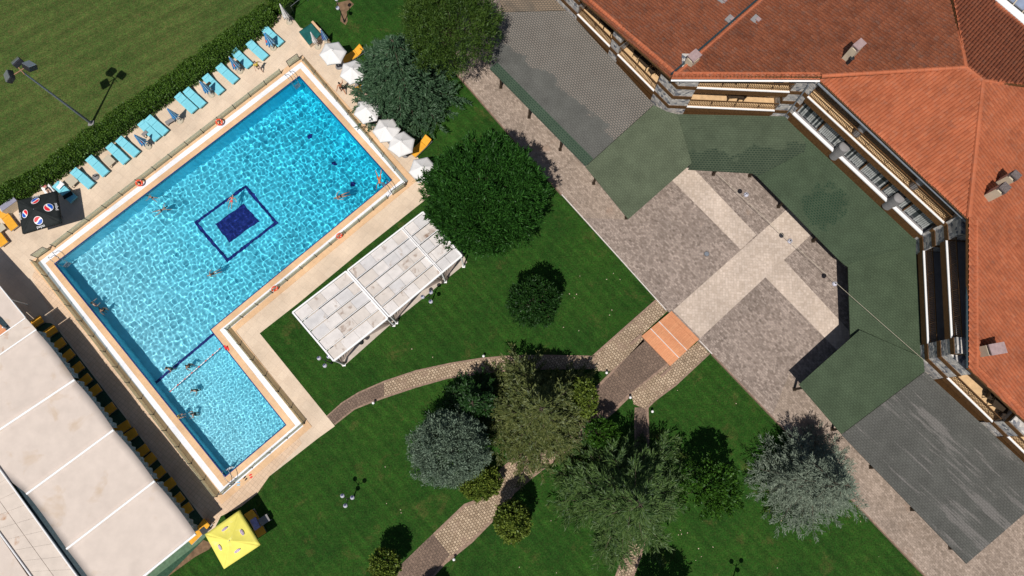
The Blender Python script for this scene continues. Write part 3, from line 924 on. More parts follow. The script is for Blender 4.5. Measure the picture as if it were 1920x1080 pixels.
def level(fc, t0, t1, z, style='tile', deep=1.9, door=True, top=2.6):
    dtop = min(2.2, top - .1)
    """one balcony: timber fascia, white ledge, floor, railing, back wall with glazed doors"""
    e = 0.003 * fc.k
    mb = hm()
    fc.box(mb, t0, t1, -0.05, 0.06, z - 0.66, z - 0.02)
    hb(mb, 'timber_fascia', M['wood'])
    mb = hm()
    fc.box(mb, t0, t1, -0.06, 0.065, z - 0.015, z + 0.05 + e)
    hb(mb, 'white_ledge', M['white'])
    mb = hm()
    fc.box(mb, t0, t1, 0.066, deep, z - 0.4, z)
    hb(mb, 'balcony_floor', M['tan'] if style != 'dark' else M['greyconc'])  # shaded storeys: the shade is put into a greyer floor colour
    mb = hm()
    fc.box(mb, t0, t1, deep, deep + 0.2, z - 0.4, z + top)
    hb(mb, 'back_wall', M['cream'])
    # glazed doors in the back wall
    n = max(1, int((t1 - t0) * fc.L / 2.6))
    for i in range(n):
        c = t0 + (t1 - t0) * (i + 0.5) / n
        h_ = 0.75 / fc.L
        mb = hm()
        fc.box(mb, c - h_ - .06 / fc.L, c + h_ + .06 / fc.L, deep - 0.05, deep - 0.003, z + 0.01, z + dtop)
        dr = hb(mb, 'balcony_door', M['darkwood'])
        mb = hm()
        fc.box(mb, c - h_, c + h_, deep - 0.07, deep - 0.052, z + 0.1, z + dtop - .08)
        p = mb.build('pane', M['winglass'], dr)
    # railing
    mb = hm()
    L = (t1 - t0) * fc.L
    nb = int(L / 0.13)
    for i in range(nb + 1):
        t = t0 + (t1 - t0) * i / max(nb, 1)
        big = i % 14 == 0
        w_ = (0.03 if big else 0.011) / fc.L
        fc.box(mb, t - w_, t + w_, 0.11, 0.15, z + 0.001, z + 0.88)
    fc.box(mb, t0, t1, 0.10, 0.16, z + 0.88, z + 0.93)
    fc.box(mb, t0, t1, 0.114, 0.146, z + 0.12, z + 0.16)
    hb(mb, 'railing', M['wood'])
FC = [Facade(W[i], W[i + 1], i + 1) for i in range(6)]
f1, f2, f3, f4, f5, f6 = FC
# facade 1: one storey of balconies
for t in ((-0.3, .105), (.43, .505), (.86, 1.0)): pier(f1, *t, 6.95 + 0.9 * max(0, t[0]))
level(f1, .105, .43, 4.35, top=2.35)
level(f1, .505, .86, 4.35, top=2.7)
# facade 2: two storeys
for t in ((0, .15), (.89, 1.0)): pier(f2, *t, 8.7)
level(f2, .15, .89, 4.35, top=2.3)
level(f2, .15, .89, 7.3, top=1.1)
# facade 3: glazed lower storey, balcony above
pier(f3, -0.004, 0.03, 9.2)
pier(f3, 0.985, 1.0, 9.2)
level(f3, .03, .985, 7.3, top=2.0)
mb = hm(); f3.box(mb, .03, .985, -0.05, 0.25, 3.3, 4.55); hb(mb, 'timber_fascia', M['wood'])
mb = hm(); f3.box(mb, .03, .985, -0.07, 0.17, 4.553, 4.65); hb(mb, 'white_ledge', M['white'])
mb = hm(); f3.box(mb, .03, .985, 1.2, 1.4, 4.2, 7.0); hb(mb, 'back_wall', M['cream'])
mb = hm(); f3.box(mb, .03, .985, 0.171, 1.2, 4.1, 4.6); hb(mb, 'balcony_floor', M['greyconc'])
for i in range(6):
    t0 = .035 + i * .158
    # inclined winter-garden glazing with pale slatted blinds
    q = [f3.at(t0, 0.36, 4.66), f3.at(t0 + .148, 0.36, 4.66), f3.at(t0 + .148, 0.85, 6.6), f3.at(t0, 0.85, 6.6)]
    mb = hm()
    nrm = (q[1] - q[0]).cross(q[3] - q[0]).normalized()
    mb.hexa(q, [p + nrm * 0.04 for p in q])
    wf = hb(mb, 'window', M['winglass'])
    mb = hm()
    for j in range(13):
        a = t0 + .004 + j * .0108
        if random.random() < 0.12: continue
        k0 = random.uniform(0.0, 0.06); k1 = random.uniform(0.6, 1.0)
        s = [f3.at(a, 0.36 + .49 * k0, 4.66 + 1.94 * k0), f3.at(a + .0085, 0.36 + .49 * k0, 4.66 + 1.94 * k0), f3.at(a + .0085, 0.36 + .49 * k1, 4.66 + 1.94 * k1), f3.at(a, 0.36 + .49 * k1, 4.66 + 1.94 * k1)]
        sg = 1 if nrm.dot(f3.n) > 0 else -1
        mb.hexa([p + nrm * sg * 0.045 for p in s], [p + nrm * sg * 0.052 for p in s])
    mb.build('blind', M['winpale'], wf)
    mb = hm(); mb.tube([q[0] + nrm * .06, q[3] + nrm * .06], 0.06, 6); mb.build('frame', M['wood'], wf)
for t in (.36, .755):
    mb = hm(); c = f3.at(t, 0.18, 4.0); mb.cyl(c, c + Vector((0, 0, 1.7)), 0.4, 0.4, 20); mb.ball(c + Vector((0, 0, 1.7)), (0.4, 0.4, 0.12), 20, 6); hb(mb, 'round_pillar', M['greyconc'], False)
    mb = hm(); c = f3.at(t - .01, 0.42, 7.2); mb.cyl(c, c + Vector((0, 0, 1.9)), 0.3, 0.3, 16); hb(mb, 'round_pillar', M['greyconc'])
# facade 4: two shaded storeys
pier(f4, 0, .12, 8.9)
pier(f4, .88, 1.0, 7.75)
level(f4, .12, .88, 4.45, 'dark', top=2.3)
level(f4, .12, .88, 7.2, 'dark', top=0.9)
# facade 5 and its continuation
pier(f5, 0, .19, 7.0)
pier(f5, .63, .77, 6.2)
level(f5, .19, .63, 4.35, top=2.2)
level(f5, .77, 1.0, 4.35, top=1.9)
level(f6, 0.0, 1.0, 4.35, top=1.7)
# walls below the canopies and at the back of the balconies
for fc in FC:
    mb = hm(); fc.box(mb, 0, 1, 0.12, 0.3, 0, 3.7); hb(mb, 'ground_floor_wall', M['wood'])
mb = hm()
core = [fc.at(0, 2.2, 0) for fc in FC] + [f6.at(1, 2.2, 0), Vector((70, 0, 0)), Vector((70, 70, 0)), Vector((2, 70, 0))]
mb.prism([f1.at(0, 2.2, 0), f2.at(.02, 2.2, 0), f3.at(.1, 2.2, 0), f4.at(0.1, 2.2, 0), f5.at(.03, 2.2, 0), f6.at(1, 2.2, 0), Vector((70, 0, 0)), Vector((70, 45, 0)), Vector((30, 60, 0)), Vector((8, 45, 0))], 0, 6.4)
hb(mb, 'inner_wall', M['cream'])

# ------------------------------------------------------------------ tiled roofs: every barrel tile is modelled
def tile_plane(name, px, pl, m, period=0.225, course=0.40, amp=0.085, lift=0.0, thick=0.18, down=None):
    n = pl[1]
    if down is None:
        down = Vector((n.x, n.y, 0)).normalized()
        v = (down - n * down.dot(n)).normalized()
    else:
        v = (down - n * down.dot(n)).normalized()
    u = v.cross(n).normalized()
    poly = [on(x, y, pl) + n * lift for x, y in px]
    o = sum(poly, Vector()) / len(poly)
    uu = [(p - o).dot(u) for p in poly]
    vv = [(p - o).dot(v) for p in poly]
    base_u = np.arange(math.floor(min(uu) / period) * period - period, max(uu) + period, period)
    U = (base_u[:, None] + np.array([0.0, 0.09, 0.2, 0.5, 0.8, 0.91]) * period).ravel()
    prof = np.tile(np.array([0.0, 0.62, 0.9, 1.0, 0.9, 0.62]), len(base_u))
    vrow = np.arange(math.floor(min(vv) / course) * course - course, max(vv) + course, course)
    Vs = np.stack([vrow + 0.002, vrow + course - 0.002], -1).ravel()
    gu, gv = np.meshgrid(U, Vs, indexing='ij')
    fr = np.tile(np.array([0.0, 1.0]), len(vrow))
    rowi = np.repeat(np.arange(len(vrow)), 2)
    coli = np.floor(U / period + 1e-6).astype(int)
    jit = RNG.uniform(-0.006, 0.008, (coli.max() - coli.min() + 2, len(vrow)))
    H = amp * prof[:, None] + 0.032 * fr[None, :] + jit[coli - coli.min()][:, rowi]
    un, vn, nn_ = np.array(u), np.array(v), np.array(n)
    pts = np.array(o) + gu[..., None] * un + gv[..., None] * vn + H[..., None] * nn_
    nu, nv_ = gu.shape
    idx = np.arange(nu * nv_).reshape(nu, nv_)
    q = np.stack([idx[:-1, :-1], idx[1:, :-1], idx[1:, 1:], idx[:-1, 1:]], -1).reshape(-1, 4)
    uvs = np.stack([gu / period, (gv - vrow[0]) / course], -1).reshape(-1, 2)
    pts = pts.reshape(-1, 3)
    a, b, c = pts[q[0, 0]], pts[q[0, 1]], pts[q[0, 2]]
    if np.dot(np.cross(b - a, c - a), nn_) < 0: q = q[:, ::-1]
    ob = np_mesh(name, pts - np.array(HO), q, m, hotel, uv=uvs)
    bm = bmesh.new()
    bm.from_mesh(ob.data)
    cen = o - HO
    for i in range(len(poly)):
        A_, B_ = poly[i] - HO, poly[(i + 1) % len(poly)] - HO
        e = B_ - A_
        pn = Vector((e.y, -e.x, 0)).normalized()
        if (cen - A_).dot(pn) > 0: pn = -pn
        bmesh.ops.bisect_plane(bm, geom=bm.verts[:] + bm.edges[:] + bm.faces[:], plane_co=A_, plane_no=pn, clear_outer=True)
    bm.to_mesh(ob.data)
    bm.free()
    # boards under the tiles
    a2 = sum(poly[i].x * poly[(i + 1) % len(poly)].y - poly[(i + 1) % len(poly)].x * poly[i].y for i in range(len(poly)))
    pp = poly if a2 > 0 else poly[::-1]
    mb = hm()
    mb.hexa([p - n * thick for p in pp], [p - n * 0.03 for p in pp])
    bd = mb.build('roof_boards', M['wood'], ob)
    return ob
N1, N2 = P(1810, 127, 11.7), P(1842, 152, 11.7)
pl2 = plane3(N1, P(1262, 142, 9.0), P(1471, -40, 9.0))
pl3 = plane3(P(1540, 157, 9.65), P(1813, 411, 9.95), P(1826, 139, 11.7))
_d4 = Vector((0.669, -0.743, 0))
_q4 = P(1815, 413, 10.05)
_s4 = (N2.z - _q4.z) / (_q4 - N2).dot(_d4)
pl4 = (N2, Vector((_d4.x * _s4, _d4.y * _s4, 1)).normalized())
plN = plane3(N1, N2, P(1900, 30, 10.95))
pl1 = plane3(P(1262, 142, 8.5), P(1471, -40, 8.5), P(1090, 0, 7.05))
tile_plane('roof', [(1045, -40), (1090, 0), (1256, 146), (1263, 141), (1471, -40)], pl1, M['tileA'])
tile_plane('roof', [(1471, -40), (1262, 142), (1540, 144), (1810, 127), (1779, -40)], pl2, M['tileA'])
tile_plane('roof', [(1536, 152), (1815, 413), (1842, 152), (1810, 127), (1538, 145)], pl3, M['tileB'])
tile_plane('roof', [(1842, 152), (1815, 413), (1815, 691), (1965, 832), (1965, 165)], pl4, M['tileB'])
tile_plane('roof', [(1810, 127), (1842, 152), (1965, 165), (1965, 86), (1862, 0), (1815, -40), (1779, -40)], plN, M['tileB'])
# short tiled skirts along the eaves
def skirt(outer, inner, main, drop, up=0.10):
    zo = [on(*p, main) for p in outer]
    zi = [on(*p, main) for p in inner]
    pts3 = [P(*outer[0], zo[0].z - drop), P(*outer[1], zo[1].z - drop), P(*inner[0], zi[0].z + up)]
    pl = plane3(*pts3)
    e = pts3[1] - pts3[0]
    dn = Vector((e.y, -e.x, 0)).normalized()
    if dn.dot(pts3[0] - pts3[2]) < 0: dn = -dn
    return tile_plane('eave_tiles', [outer[0], outer[1], inner[1], inner[0]], pl, M['tileB'], 0.24, 0.6, 0.05, thick=0.12, down=dn)
skirt([(1048, -36), (1259, 149)], [(1062, -38), (1268, 138)], pl1, 0.22)
skirt([(1258, 149), (1537, 150)], [(1263, 137), (1536, 138)], pl2, 0.30)
skirt([(1815, 415), (1815, 692)], [(1830, 413), (1831, 686)], pl4, 0.30)
skirt([(1815, 690), (1965, 832)], [(1829, 686), (1978, 824)], pl4, 0.30)
# ridge caps
def ridge(a, b, pl_a, pl_b, r=0.15):
    A_, B_ = on(*a, pl_a), on(*b, pl_b)
    n = max(2, int((B_ - A_).length / 0.42))
    mb = hm()
    for i in range(n):
        p, q = A_.lerp(B_, i / n), A_.lerp(B_, (i + 1.06) / n)
        mb.cyl(p + Vector((0, 0, .03)), q + Vector((0, 0, .03)), r, r * 0.86, 8)
    hb(mb, 'ridge_tiles', M['tileB'])
ridge((1540, 143), (1810, 127), pl2, pl2)
ridge((1816, 408), (1842, 152), pl4, pl4, 0.17)
ridge((1810, 127), (1842, 152), pl2, pl4)
ridge((1779, -40), (1810, 127), pl2, pl2)
ridge((1842, 152), (1965, 165), pl4, pl4)
ridge((1265, 142), (1474, -40), pl2, pl2, 0.11)
shade_line_v = hm()  # dark tube painting in the shadow line under the higher roof edge
shade_line_v.cyl(on(1259, 139, pl2) + Vector((0, 0, .02)), on(1468, -43, pl2) + Vector((0, 0, .02)), 0.075, 0.075, 8)
hb(shade_line_v, 'valley_shade_line', M['darkgap'])
ridge((1830, 413), (1831, 686), pl4, pl4, 0.12)
ridge((1829, 686), (1978, 824), pl4, pl4, 0.12)
ridge((1062, -38), (1268, 138), pl1, pl1, 0.10)
ridge((1263, 137), (1536, 138), pl2, pl2, 0.10)
# gutters
def gutter(a, b, za, zb, r, m):
    mb = hm(); mb.cyl(P(*a, za), P(*b, zb), r, r, 8); hb(mb, 'gutter', m)
gutter((1258, 151), (1537, 152), on(1258, 151, pl2).z - .34, on(1537, 152, pl2).z - .34, 0.07, M['white'])
gutter((1534, 156), (1812, 415), 9.3, 9.4, 0.10, M['greymetal'])
gutter((1813, 417), (1813, 690), 9.45, 8.5, 0.07, M['darkgap'])
# downpipes
for a, b in (((1516, 160), (1472, 218)),):
    mb = hm(); mb.cyl(P(*a, 8.6), P(*b, 3.6), 0.06, 0.06, 8); hb(mb, 'downpipe', M['greymetal'])
# white box gutter and glazed roof beyond the top right eave
q = [P(1858, -8, 8.6), P(1875, -10, 8.6), P(1975, 72, 8.6), P(1975, 92, 8.6)]
mb = hm(); mb.prism(q, 8.3, 8.6); hb(mb, 'box_gutter', M['white'])
mb = hm()
g0, g1, g2 = P(1884, -8, 8.0), P(1975, 62, 8.0), P(1990, -60, 8.6)
mb.prism([g0, g1, P(2020, 40, 8.0), P(1960, -60, 8.0)], 7.9, 8.0)
gr = hb(mb, 'glazed_roof', M['skyglass'])
mb = hm()
for k in range(6):
    a = g0.lerp(g1, k / 5)
    mb.box((a.x + 1.2, a.y + 1.4, 8.04), (0.07, 4.4, 0.07), R(-41))
mb.box(((g0.x + g1.x) / 2 + .9, (g0.y + g1.y) / 2 + 1.1, 8.06), (6.5, 0.07, 0.07), math.atan2((g1 - g0).y, (g1 - g0).x))
mb.build('frame', M['cream'], gr)
# chimneys and roof vents
def chimney(px, py, pl, h, wd, rz, m, cap, capm, pot=False):
    b = on(px, py, pl)
    mb = hm(); mb.box((b.x, b.y, b.z + h / 2 - 0.3), (wd[0], wd[1], h + 0.6), rz)
    c = hb(mb, 'chimney', m)
    mb = hm()
    for sx in (-1, 1):
        for sy in (-1, 1):
            o_ = Matrix.Rotation(rz, 3, 'Z') @ Vector((sx * wd[0] * .42, sy * wd[1] * .42, 0))
            mb.box((b.x + o_.x, b.y + o_.y, b.z + h + 0.12), (.1, .1, .24), rz)
    mb.box((b.x, b.y, b.z + h + 0.28), (wd[0] * cap, wd[1] * cap, 0.09), rz)
    mb.build('cap', capm, c)
    if pot:
        o_ = b - Vector((0.1, 0.45, 0))
        mb = hm(); mb.cyl(o_ + Vector((0, 0, -.1)), o_ + Vector((0, 0, 0.8)), 0.13, 0.13, 12); mb.torus(o_ + Vector((0, 0, .8)), .14, .03, n=14); mb.build('flue', M['darkmetal'], c)
M['chimcap'] = plain('sooty_cap', (0.13, 0.105, 0.10), 0.8, 0.5, 14)
palecap = plain('pinkish_cap', (0.33, 0.235, 0.23), 0.7, 0.15, 5)
chimney(1293, 124, pl1, 1.15, (.75, .6), R(40), M['cream'], 1.1, palecap)
chimney(1589, 109, pl2, 1.45, (.72, .5), R(40), M['cream'], 1.08, palecap, True)
chimney(1853, 368, pl4, 1.35, (.62, .55), R(42), M['cream'], 1.0, M['chimcap'])
chimney(1873, 345, pl4, 1.35, (.5, .55), R(42), M['cream'], 1.0, M['chimcap'])
chimney(1848, 658, pl4, .9, (1.0, .7), R(10), M['cream'], 1.05, palecap)
for px, py, pl in ((1369, 38, pl1), (1417, 38, pl2), (1355, 1, pl1)):
    b = on(px, py, pl)
    mb = hm(); mb.box((b.x, b.y, b.z + .06), (.62, .62, .12), R(45)); mb.box((b.x + .12, b.y - .06, b.z + .18), (.3, .3, .16), R(45), 1)
    hb(mb, 'roof_vent', [M['greyconc'], palecap])
# lamp on the corner
mb = hm(); c = P(1270, 150, 7.9); mb.ball(c, 0.16); hb(mb, 'wall_lamp', M['cream'], True)

# ================================================================== TENT over the pool bar (lower left)
TZ = 2.95
TO = P(150, 850, 0)
tent = thing('pool_bar_tent', 'large beige fabric tent roof with white seams beside the pool', 'tent', TO)
def tm(): return MB(TO)
edge_pts = [(68, 619), (140, 712), (213, 806), (290, 902), (367, 1000)]         # pool side, top to bottom
back_pts = [(-80, 722), (-60, 845), (50, 926), (125, 1029), (205, 1140)]
def sag_panel(a, b, c, d, z, sag, m, nm='roof_panel'):
    """fabric bay a-b along the pool side, d-c along the back, hanging slightly between its rails"""
    A_, B_, C_, D_ = (P(*q, z) for q in (a, b, c, d))
    n = 14
    V = []
    for i in range(n + 1):
        for j in range(n + 1):
            u, v = i / n, j / n
            p = A_.lerp(B_, v).lerp(D_.lerp(C_, v), u)
            p = p + Vector((0, 0, -sag * 4 * v * (1 - v) * (0.4 + 0.6 * u) + 0.02 * noise.noise(p * 0.8)))
            if i == 0: p = p + (A_ - D_).normalized() * (0.08 * 4 * v * (1 - v))
            V.append(p - TO)
    n1 = n + 1
    Fq = [(i * n1 + j, (i + 1) * n1 + j, (i + 1) * n1 + j + 1, i * n1 + j + 1) for i in range(n) for j in range(n)]
    V = np.array([tuple(x) for x in V])
    k = len(V)
    low = V - np.array([0, 0, 0.02])
    Fq = np.array(Fq)
    rim = [i * n1 for i in range(n1)], [i * n1 + n for i in range(n1)], list(range(n1)), list(range(n * n1, n * n1 + n1))
    side = [(l[i], l[i + 1], l[i + 1] + k, l[i] + k) for l in rim for i in range(n)]
    Fa = np.concatenate([Fq, Fq[:, ::-1] + k, np.array(side)])
    o = np_mesh(nm, np.concatenate([V, low]), Fa, m, tent, smooth=False)
    return o
for i in range(4):
    sag_panel(edge_pts[i], edge_pts[i + 1], back_pts[i + 1], back_pts[i], TZ, 0.10, M['tent'])
def rail(a, b, z, r=0.055, m=None, nm='rail', n=8):
    mb = tm(); mb.cyl(P(*a, z), P(*b, z), r, r, n); return mb.build(nm, m or M['white'], tent)
for i in range(1, 4): rail(edge_pts[i], back_pts[i], TZ + .04, 0.085)
rail((367, 1001), (262, 1086), TZ + .03, 0.09)
rail((68, 618), (-80, 720), TZ + .04, 0.06)
# dark gutter behind the bays and the boarded flat roof with rust stains
def tpoly(nm, pts, z, m, z0=None):
    mb = tm(); mb.prism(PP(pts, z), z - 0.06 if z0 is None else z0, z); return mb.build(nm, m, tent)
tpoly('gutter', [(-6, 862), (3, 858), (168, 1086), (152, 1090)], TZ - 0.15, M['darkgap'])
rail((-6, 872), (156, 1096), TZ + 0.02, 0.06)
rail((-6, 992), (70, 1096), TZ + 0.02, 0.06)
for k in range(9):
    for r_ in range(2):
        def q(t, s):
            a = np.array((-6, 874)) * (1 - t) + np.array((152, 1092)) * t
            b = np.array((-62, 912)) * (1 - t) + np.array((66, 1092)) * t
            return tuple(a * (1 - s) + b * s)
        t0, t1 = k / 9 + 0.0006, (k + 1) / 9 - 0.0006
        s0, s1 = r_ * .5 + 0.006, r_ * .5 + 0.494
        tpoly('roof_board', [q(t0, s0), q(t1, s0), q(t1, s1), q(t0, s1)], TZ - 0.05 + 0.004 * ((k + r_) % 2), M['tentpanel'])
tpoly('roof_backing', [(-66, 780), (-8, 868), (160, 1098), (60, 1098), (-66, 910)], TZ - 0.14, M['tentpanel'])
tpoly('roof_sheet', [(-60, 930), (-6, 996), (60, 1092), (-60, 1092)], TZ - 0.03, M['tent'])
# small upper roof with the tiled corner
tpoly('roof_sheet', [(-60, 470), (0, 536), (48, 596), (18, 617), (2, 597), (-60, 640)], 2.4, M['tent'])
tpoly('roof_sheet', [(49, 597), (67, 617), (-60, 707), (-60, 674)], 2.75, M['tentpanel'])
rail((48, 596), (-60, 672), 2.78, 0.05)
rail((0, 537), (48, 596), 2.44, 0.04)
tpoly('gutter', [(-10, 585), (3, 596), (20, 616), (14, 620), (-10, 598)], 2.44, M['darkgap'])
tpoly('tiled_corner', [(-10, 599), (13, 620), (-10, 637)], 2.40, M['orange'])
# posts and the gathered side curtain
for px, py in ((75, 622), (150, 716), (222, 806), (296, 900), (372, 998)):
    g = P(px, py, 0)
    mb = tm(); mb.cyl(Vector((g.x - .9, g.y - .1, 0)), Vector((g.x - .9, g.y - .1, TZ - .12)), 0.05, 0.05, 10); mb.build('post', M['white'], tent)
def curtain_wall(a, b, ztop, zbot, m, nm, folds, amp, parent, org, gather=None):
    A_, B_ = P(*a, ztop), P(*b, ztop)
    d = (B_ - A_)
    nrm = Vector((-d.y, d.x, 0)).normalized()
    n = folds * 6
    rows = 6
    V, Fq = [], []
    for j in range(rows + 1):
        w_ = j / rows
        for i in range(n + 1):
            t = i / n
            t2 = t if gather is None else t * (1 - w_ ** 0.7) + gather * w_ ** 0.7 + (t - 0.5) * 0.04
            p = A_ + d * t2 + nrm * (amp * math.sin(t * folds * 2 * math.pi) * (0.5 + 0.5 * w_)) + Vector((0, 0, (zbot - ztop) * w_))
            V.append(p - org)
    n1 = n + 1
    for j in range(rows):
        for i in range(n):
            Fq.append((j * n1 + i, (j + 1) * n1 + i, (j + 1) * n1 + i + 1, j * n1 + i + 1))
    o = np_mesh(nm, np.array([tuple(v) for v in V]), np.array(Fq), m, parent, smooth=True)
    md = o.modifiers.new('thick', 'SOLIDIFY')
    md.thickness = 0.015
    return o
for i in range(4):
    a, b = np.array(edge_pts[i]), np.array(edge_pts[i + 1])
    curtain_wall(tuple(a * .98 + b * .02 + (2, 0)), tuple(a * .04 + b * .96 + (2, 0)), TZ - 0.06, 2.2, M['greyfabric'], 'rolled_curtain', 9, 0.07, tent, TO)
mb = tm(); a = P(20, 562, 2.3); mb.cyl(a, P(52, 571, 0.03), 0.05, 0.05, 8); mb.build('post', M['white'], tent)

# ================================================================== GAZEBOS
GZ = 3.2
def gazebo(label, corners, split, posts, cuts, mat_of):
    """corners: far-left, far-right, near-right, near-left of the roof in the picture"""
    C_ = [P(x, y, GZ) for x, y in corners]
    cen = sum(C_, Vector()) / 4
    org = Vector((cen.x, cen.y, 0))
    root = thing('white_gazebo', label, 'gazebo', org, 0, 'white gazebos on the lawn')
    A_, B_, D_, E_ = C_                       # A-B along the far side, E-D along the near side
    def q(u, v, z=0): return A_.lerp(B_, u).lerp(E_.lerp(D_, u), v) + Vector((0, 0, z))
    mk = lambda: MB(org)
    # fabric strips, each a row of panels
    rows = 5
    rr = random.Random(len(label))
    for r_ in range(rows):
        v0, v1 = r_ / rows + .017, (r_ + 1) / rows - .015
        n = cuts
        mb = mk()
        us = [0.008] + [(k + (0.0 if r_ % 2 == 0 else 0.42)) / n for k in range(1, n)] + [0.992]
        for k in range(len(us) - 1):
            u0, u1 = us[k] + .0012, us[k + 1] - .0012
            dz = 0.012 * rr.random() - 0.02
            mi = 1 if rr.random() < mat_of else (2 if rr.random() < .4 else 0)
            mb.hexa([q(u0, v1, dz - .02), q(u1, v1, dz - .02), q(u1, v0, dz - .02), q(u0, v0, dz - .02)], [q(u0, v1, dz), q(u1, v1, dz), q(u1, v0, dz), q(u0, v0, dz)], mi)
        mb.build('roof_panel', [M['panel'], M['panelb'], M['panelc']], root)
    # beams
    def beam(a, b, wd, ht, dz, nm='beam'):
        mb = mk(); c = (a + b) / 2
        mb.box((c.x, c.y, c.z + dz), ((b - a).length, wd, ht), math.atan2((b - a).y, (b - a).x)); mb.build(nm, M['white'], root)
    beam(q(0, 0), q(1, 0), 0.11, 0.16, 0.0)
    beam(q(0, 1), q(1, 1), 0.13, 0.16, 0.003)
    beam(q(0, 0), q(0, 1), 0.12, 0.16, 0.006)
    beam(q(1, 0), q(1, 1), 0.12, 0.16, 0.009)
    for r_ in range(1, rows):
        beam(q(0.01, r_ / rows), q(0.99, r_ / rows), 0.04, 0.09, 0.03 + 0.001 * r_, 'rafter')
    if split:
        for s_ in (-.009, .009): beam(q(split + s_, 0), q(split + s_, 1), 0.07, 0.16, 0.012, 'beam')
    for u, v in posts:
        p = q(u, v)
        mb = mk(); mb.box((p.x, p.y, (GZ - .08) / 2), (0.1, 0.1, GZ - .1)); mb.box((p.x, p.y, .05), (0.24, 0.24, .06)); mb.build('post', M['white'], root)
    # tied-back curtains along the near side
    return root, q, org
g1, q1, go1 = gazebo('square white gazebo with a panelled roof nearest the curved path', [(549, 586), (649, 509), (727, 597), (626, 677)], None,
                     [(0.01, .01), (.99, .01), (.01, .99), (.99, .99)], 4, 0.25)
g2, q2, go2 = gazebo('long white gazebo with stained roof panels beneath the big round tree', [(652, 507), (793, 398), (866, 480), (730, 594)], 0.72,
                     [(0.01, .01), (.72, .01), (.99, .01), (.01, .99), (.72, .99), (.99, .99)], 7, 0.4)
def tie_curtain(root, q, org, u0, u1, ug):
    a, b = q(u0, .985), q(u1, .985)
    n, rows = 40, 8
    V, Fq = [], []
    g = q(ug, .985)
    d = (b - a).normalized()
    nrm = Vector((d.y, -d.x, 0))
    for j in range(rows + 1):
        w_ = j / rows
        z = (GZ - .12) * (1 - w_) + 0.05 * w_
        pull = min(1, w_ / 0.62) ** 1.2
        spread = 0.12 + (0.2 * (w_ - .62) / .38 if w_ > .62 else 0)
        for i in range(n + 1):
            t = i / n
            p = a.lerp(b, t).lerp(g + d * ((t - .5) * spread), pull)
            p = p + nrm * (0.07 * math.sin(t * 7 * 2 * math.pi) * (1 - 0.4 * pull))
            V.append((p.x - org.x, p.y - org.y, z))
    n1 = n + 1
    for j in range(rows):
        for i in range(n): Fq.append((j * n1 + i, (j + 1) * n1 + i, (j + 1) * n1 + i + 1, j * n1 + i + 1))
    o = np_mesh('curtain', np.array(V), np.array(Fq), M['curtain'], root, smooth=True)
    md = o.modifiers.new('thick', 'SOLIDIFY')
    md.thickness = 0.012
tie_curtain(g1, q1, go1, 0.02, 0.45, 0.03)
tie_curtain(g1, q1, go1, 0.5, 0.98, 0.97)
tie_curtain(g2, q2, go2, 0.02, 0.36, 0.03)
tie_curtain(g2, q2, go2, 0.4, 0.70, 0.69)
tie_curtain(g2, q2, go2, 0.74, 0.97, 0.75)

# ================================================================== STEPS to the plaza
so_ = P(1257, 634, 0)
steps = thing('orange_steps', 'broad orange timber steps joining the garden path to the plaza', 'steps', so_)
ca, cb, ccx, cd = (1259, 583), (1311, 636), (1257, 686), (1203, 630)      # top-left, top-right, bottom-right, bottom-left
def sq(u, v, z):
    t = np.array(ca) * (1 - u) + np.array(cb) * u
    b = np.array(cd) * (1 - u) + np.array(ccx) * u
    p = t * (1 - v) + b * v
    return P(p[0], p[1], z)
for k, (v0, v1, z) in enumerate(((0, .10, .345), (.104, .42, .335), (.424, .70, .25), (.704, 1.0, .16))):
    mb = MB(so_)
    u1 = 1.0 if k else 1.0
    mb.prism([sq(0.0, v0, z), sq(u1, v0, z), sq(u1, v1, z), sq(0.0, v1, z)], 0.03, z)
    td_ = mb.build('tread', M['orange'], steps, bevel=0.008)
    if k > 1:
        mb = MB(so_)
        mb.prism([sq(0.0, v0 - .012, z + .085), sq(1.0, v0 - .012, z + .085), sq(1.0, v0 + .004, z + .085), sq(0.0, v0 + .004, z + .085)], z + .02, z + .092)
        mb.build('nosing', M['kerb'], td_)
for px in (((1203, 628), (1182, 646)), ((1258, 688), (1239, 706))):
    mb = MB(so_)
    a, b = P(*px[0]), P(*px[1])
    c = (a + b) / 2
    mb.box((c.x, c.y, .06), ((b - a).length, 0.22, .12), math.atan2((b - a).y, (b - a).x))
    mb.build('side_wall', M['pathedge'], steps)

# ================================================================== POOL FENCES, LADDERS, GATES
def fence(label, a, b, n, skip=(), h=0.72, rail_top=False):
    A_, B_ = P(*a, 0.05), P(*b, 0.05)
    root = thing('pool_fence', label, 'fence', A_, 0, 'low clear fences round the pool')
    d = (B_ - A_)
    u = d.normalized()
    rot = math.atan2(u.y, u.x)
    for i in range(n + 1):
        p = d * (i / n)
        mb = MB()
        mb.cyl(p, p + Vector((0, 0, h)), 0.03, 0.026, 7)
        mb.cyl(p, p + Vector((0, 0, .03)), 0.06, 0.05, 8)
        mb.build('post', M['darkmetal'], root)
    mb = MB()
    mb.box((d.x / 2, d.y / 2, h * .52), (d.length, 0.012, h * .86), rot)
    mb.build('clear_panel', M['greenglass'], root)
    mb = MB(); mb.cyl(Vector((0, 0, .05)), d + Vector((0, 0, .05)), 0.012, 0.012, 6); mb.build('lower_rail', M['darkmetal'], root)
    if rail_top:
        mb = MB(); mb.cyl(Vector((0, 0, h)), d + Vector((0, 0, h)), 0.012, 0.012, 6); mb.build('upper_rail', M['darkmetal'], root)
    return root
fence('low clear fence between the turquoise loungers and the pool', (104, 463), (528, 137), 14)
fence('low clear fence along the shaded tent side of the pool', (67, 491), (407, 931), 15)
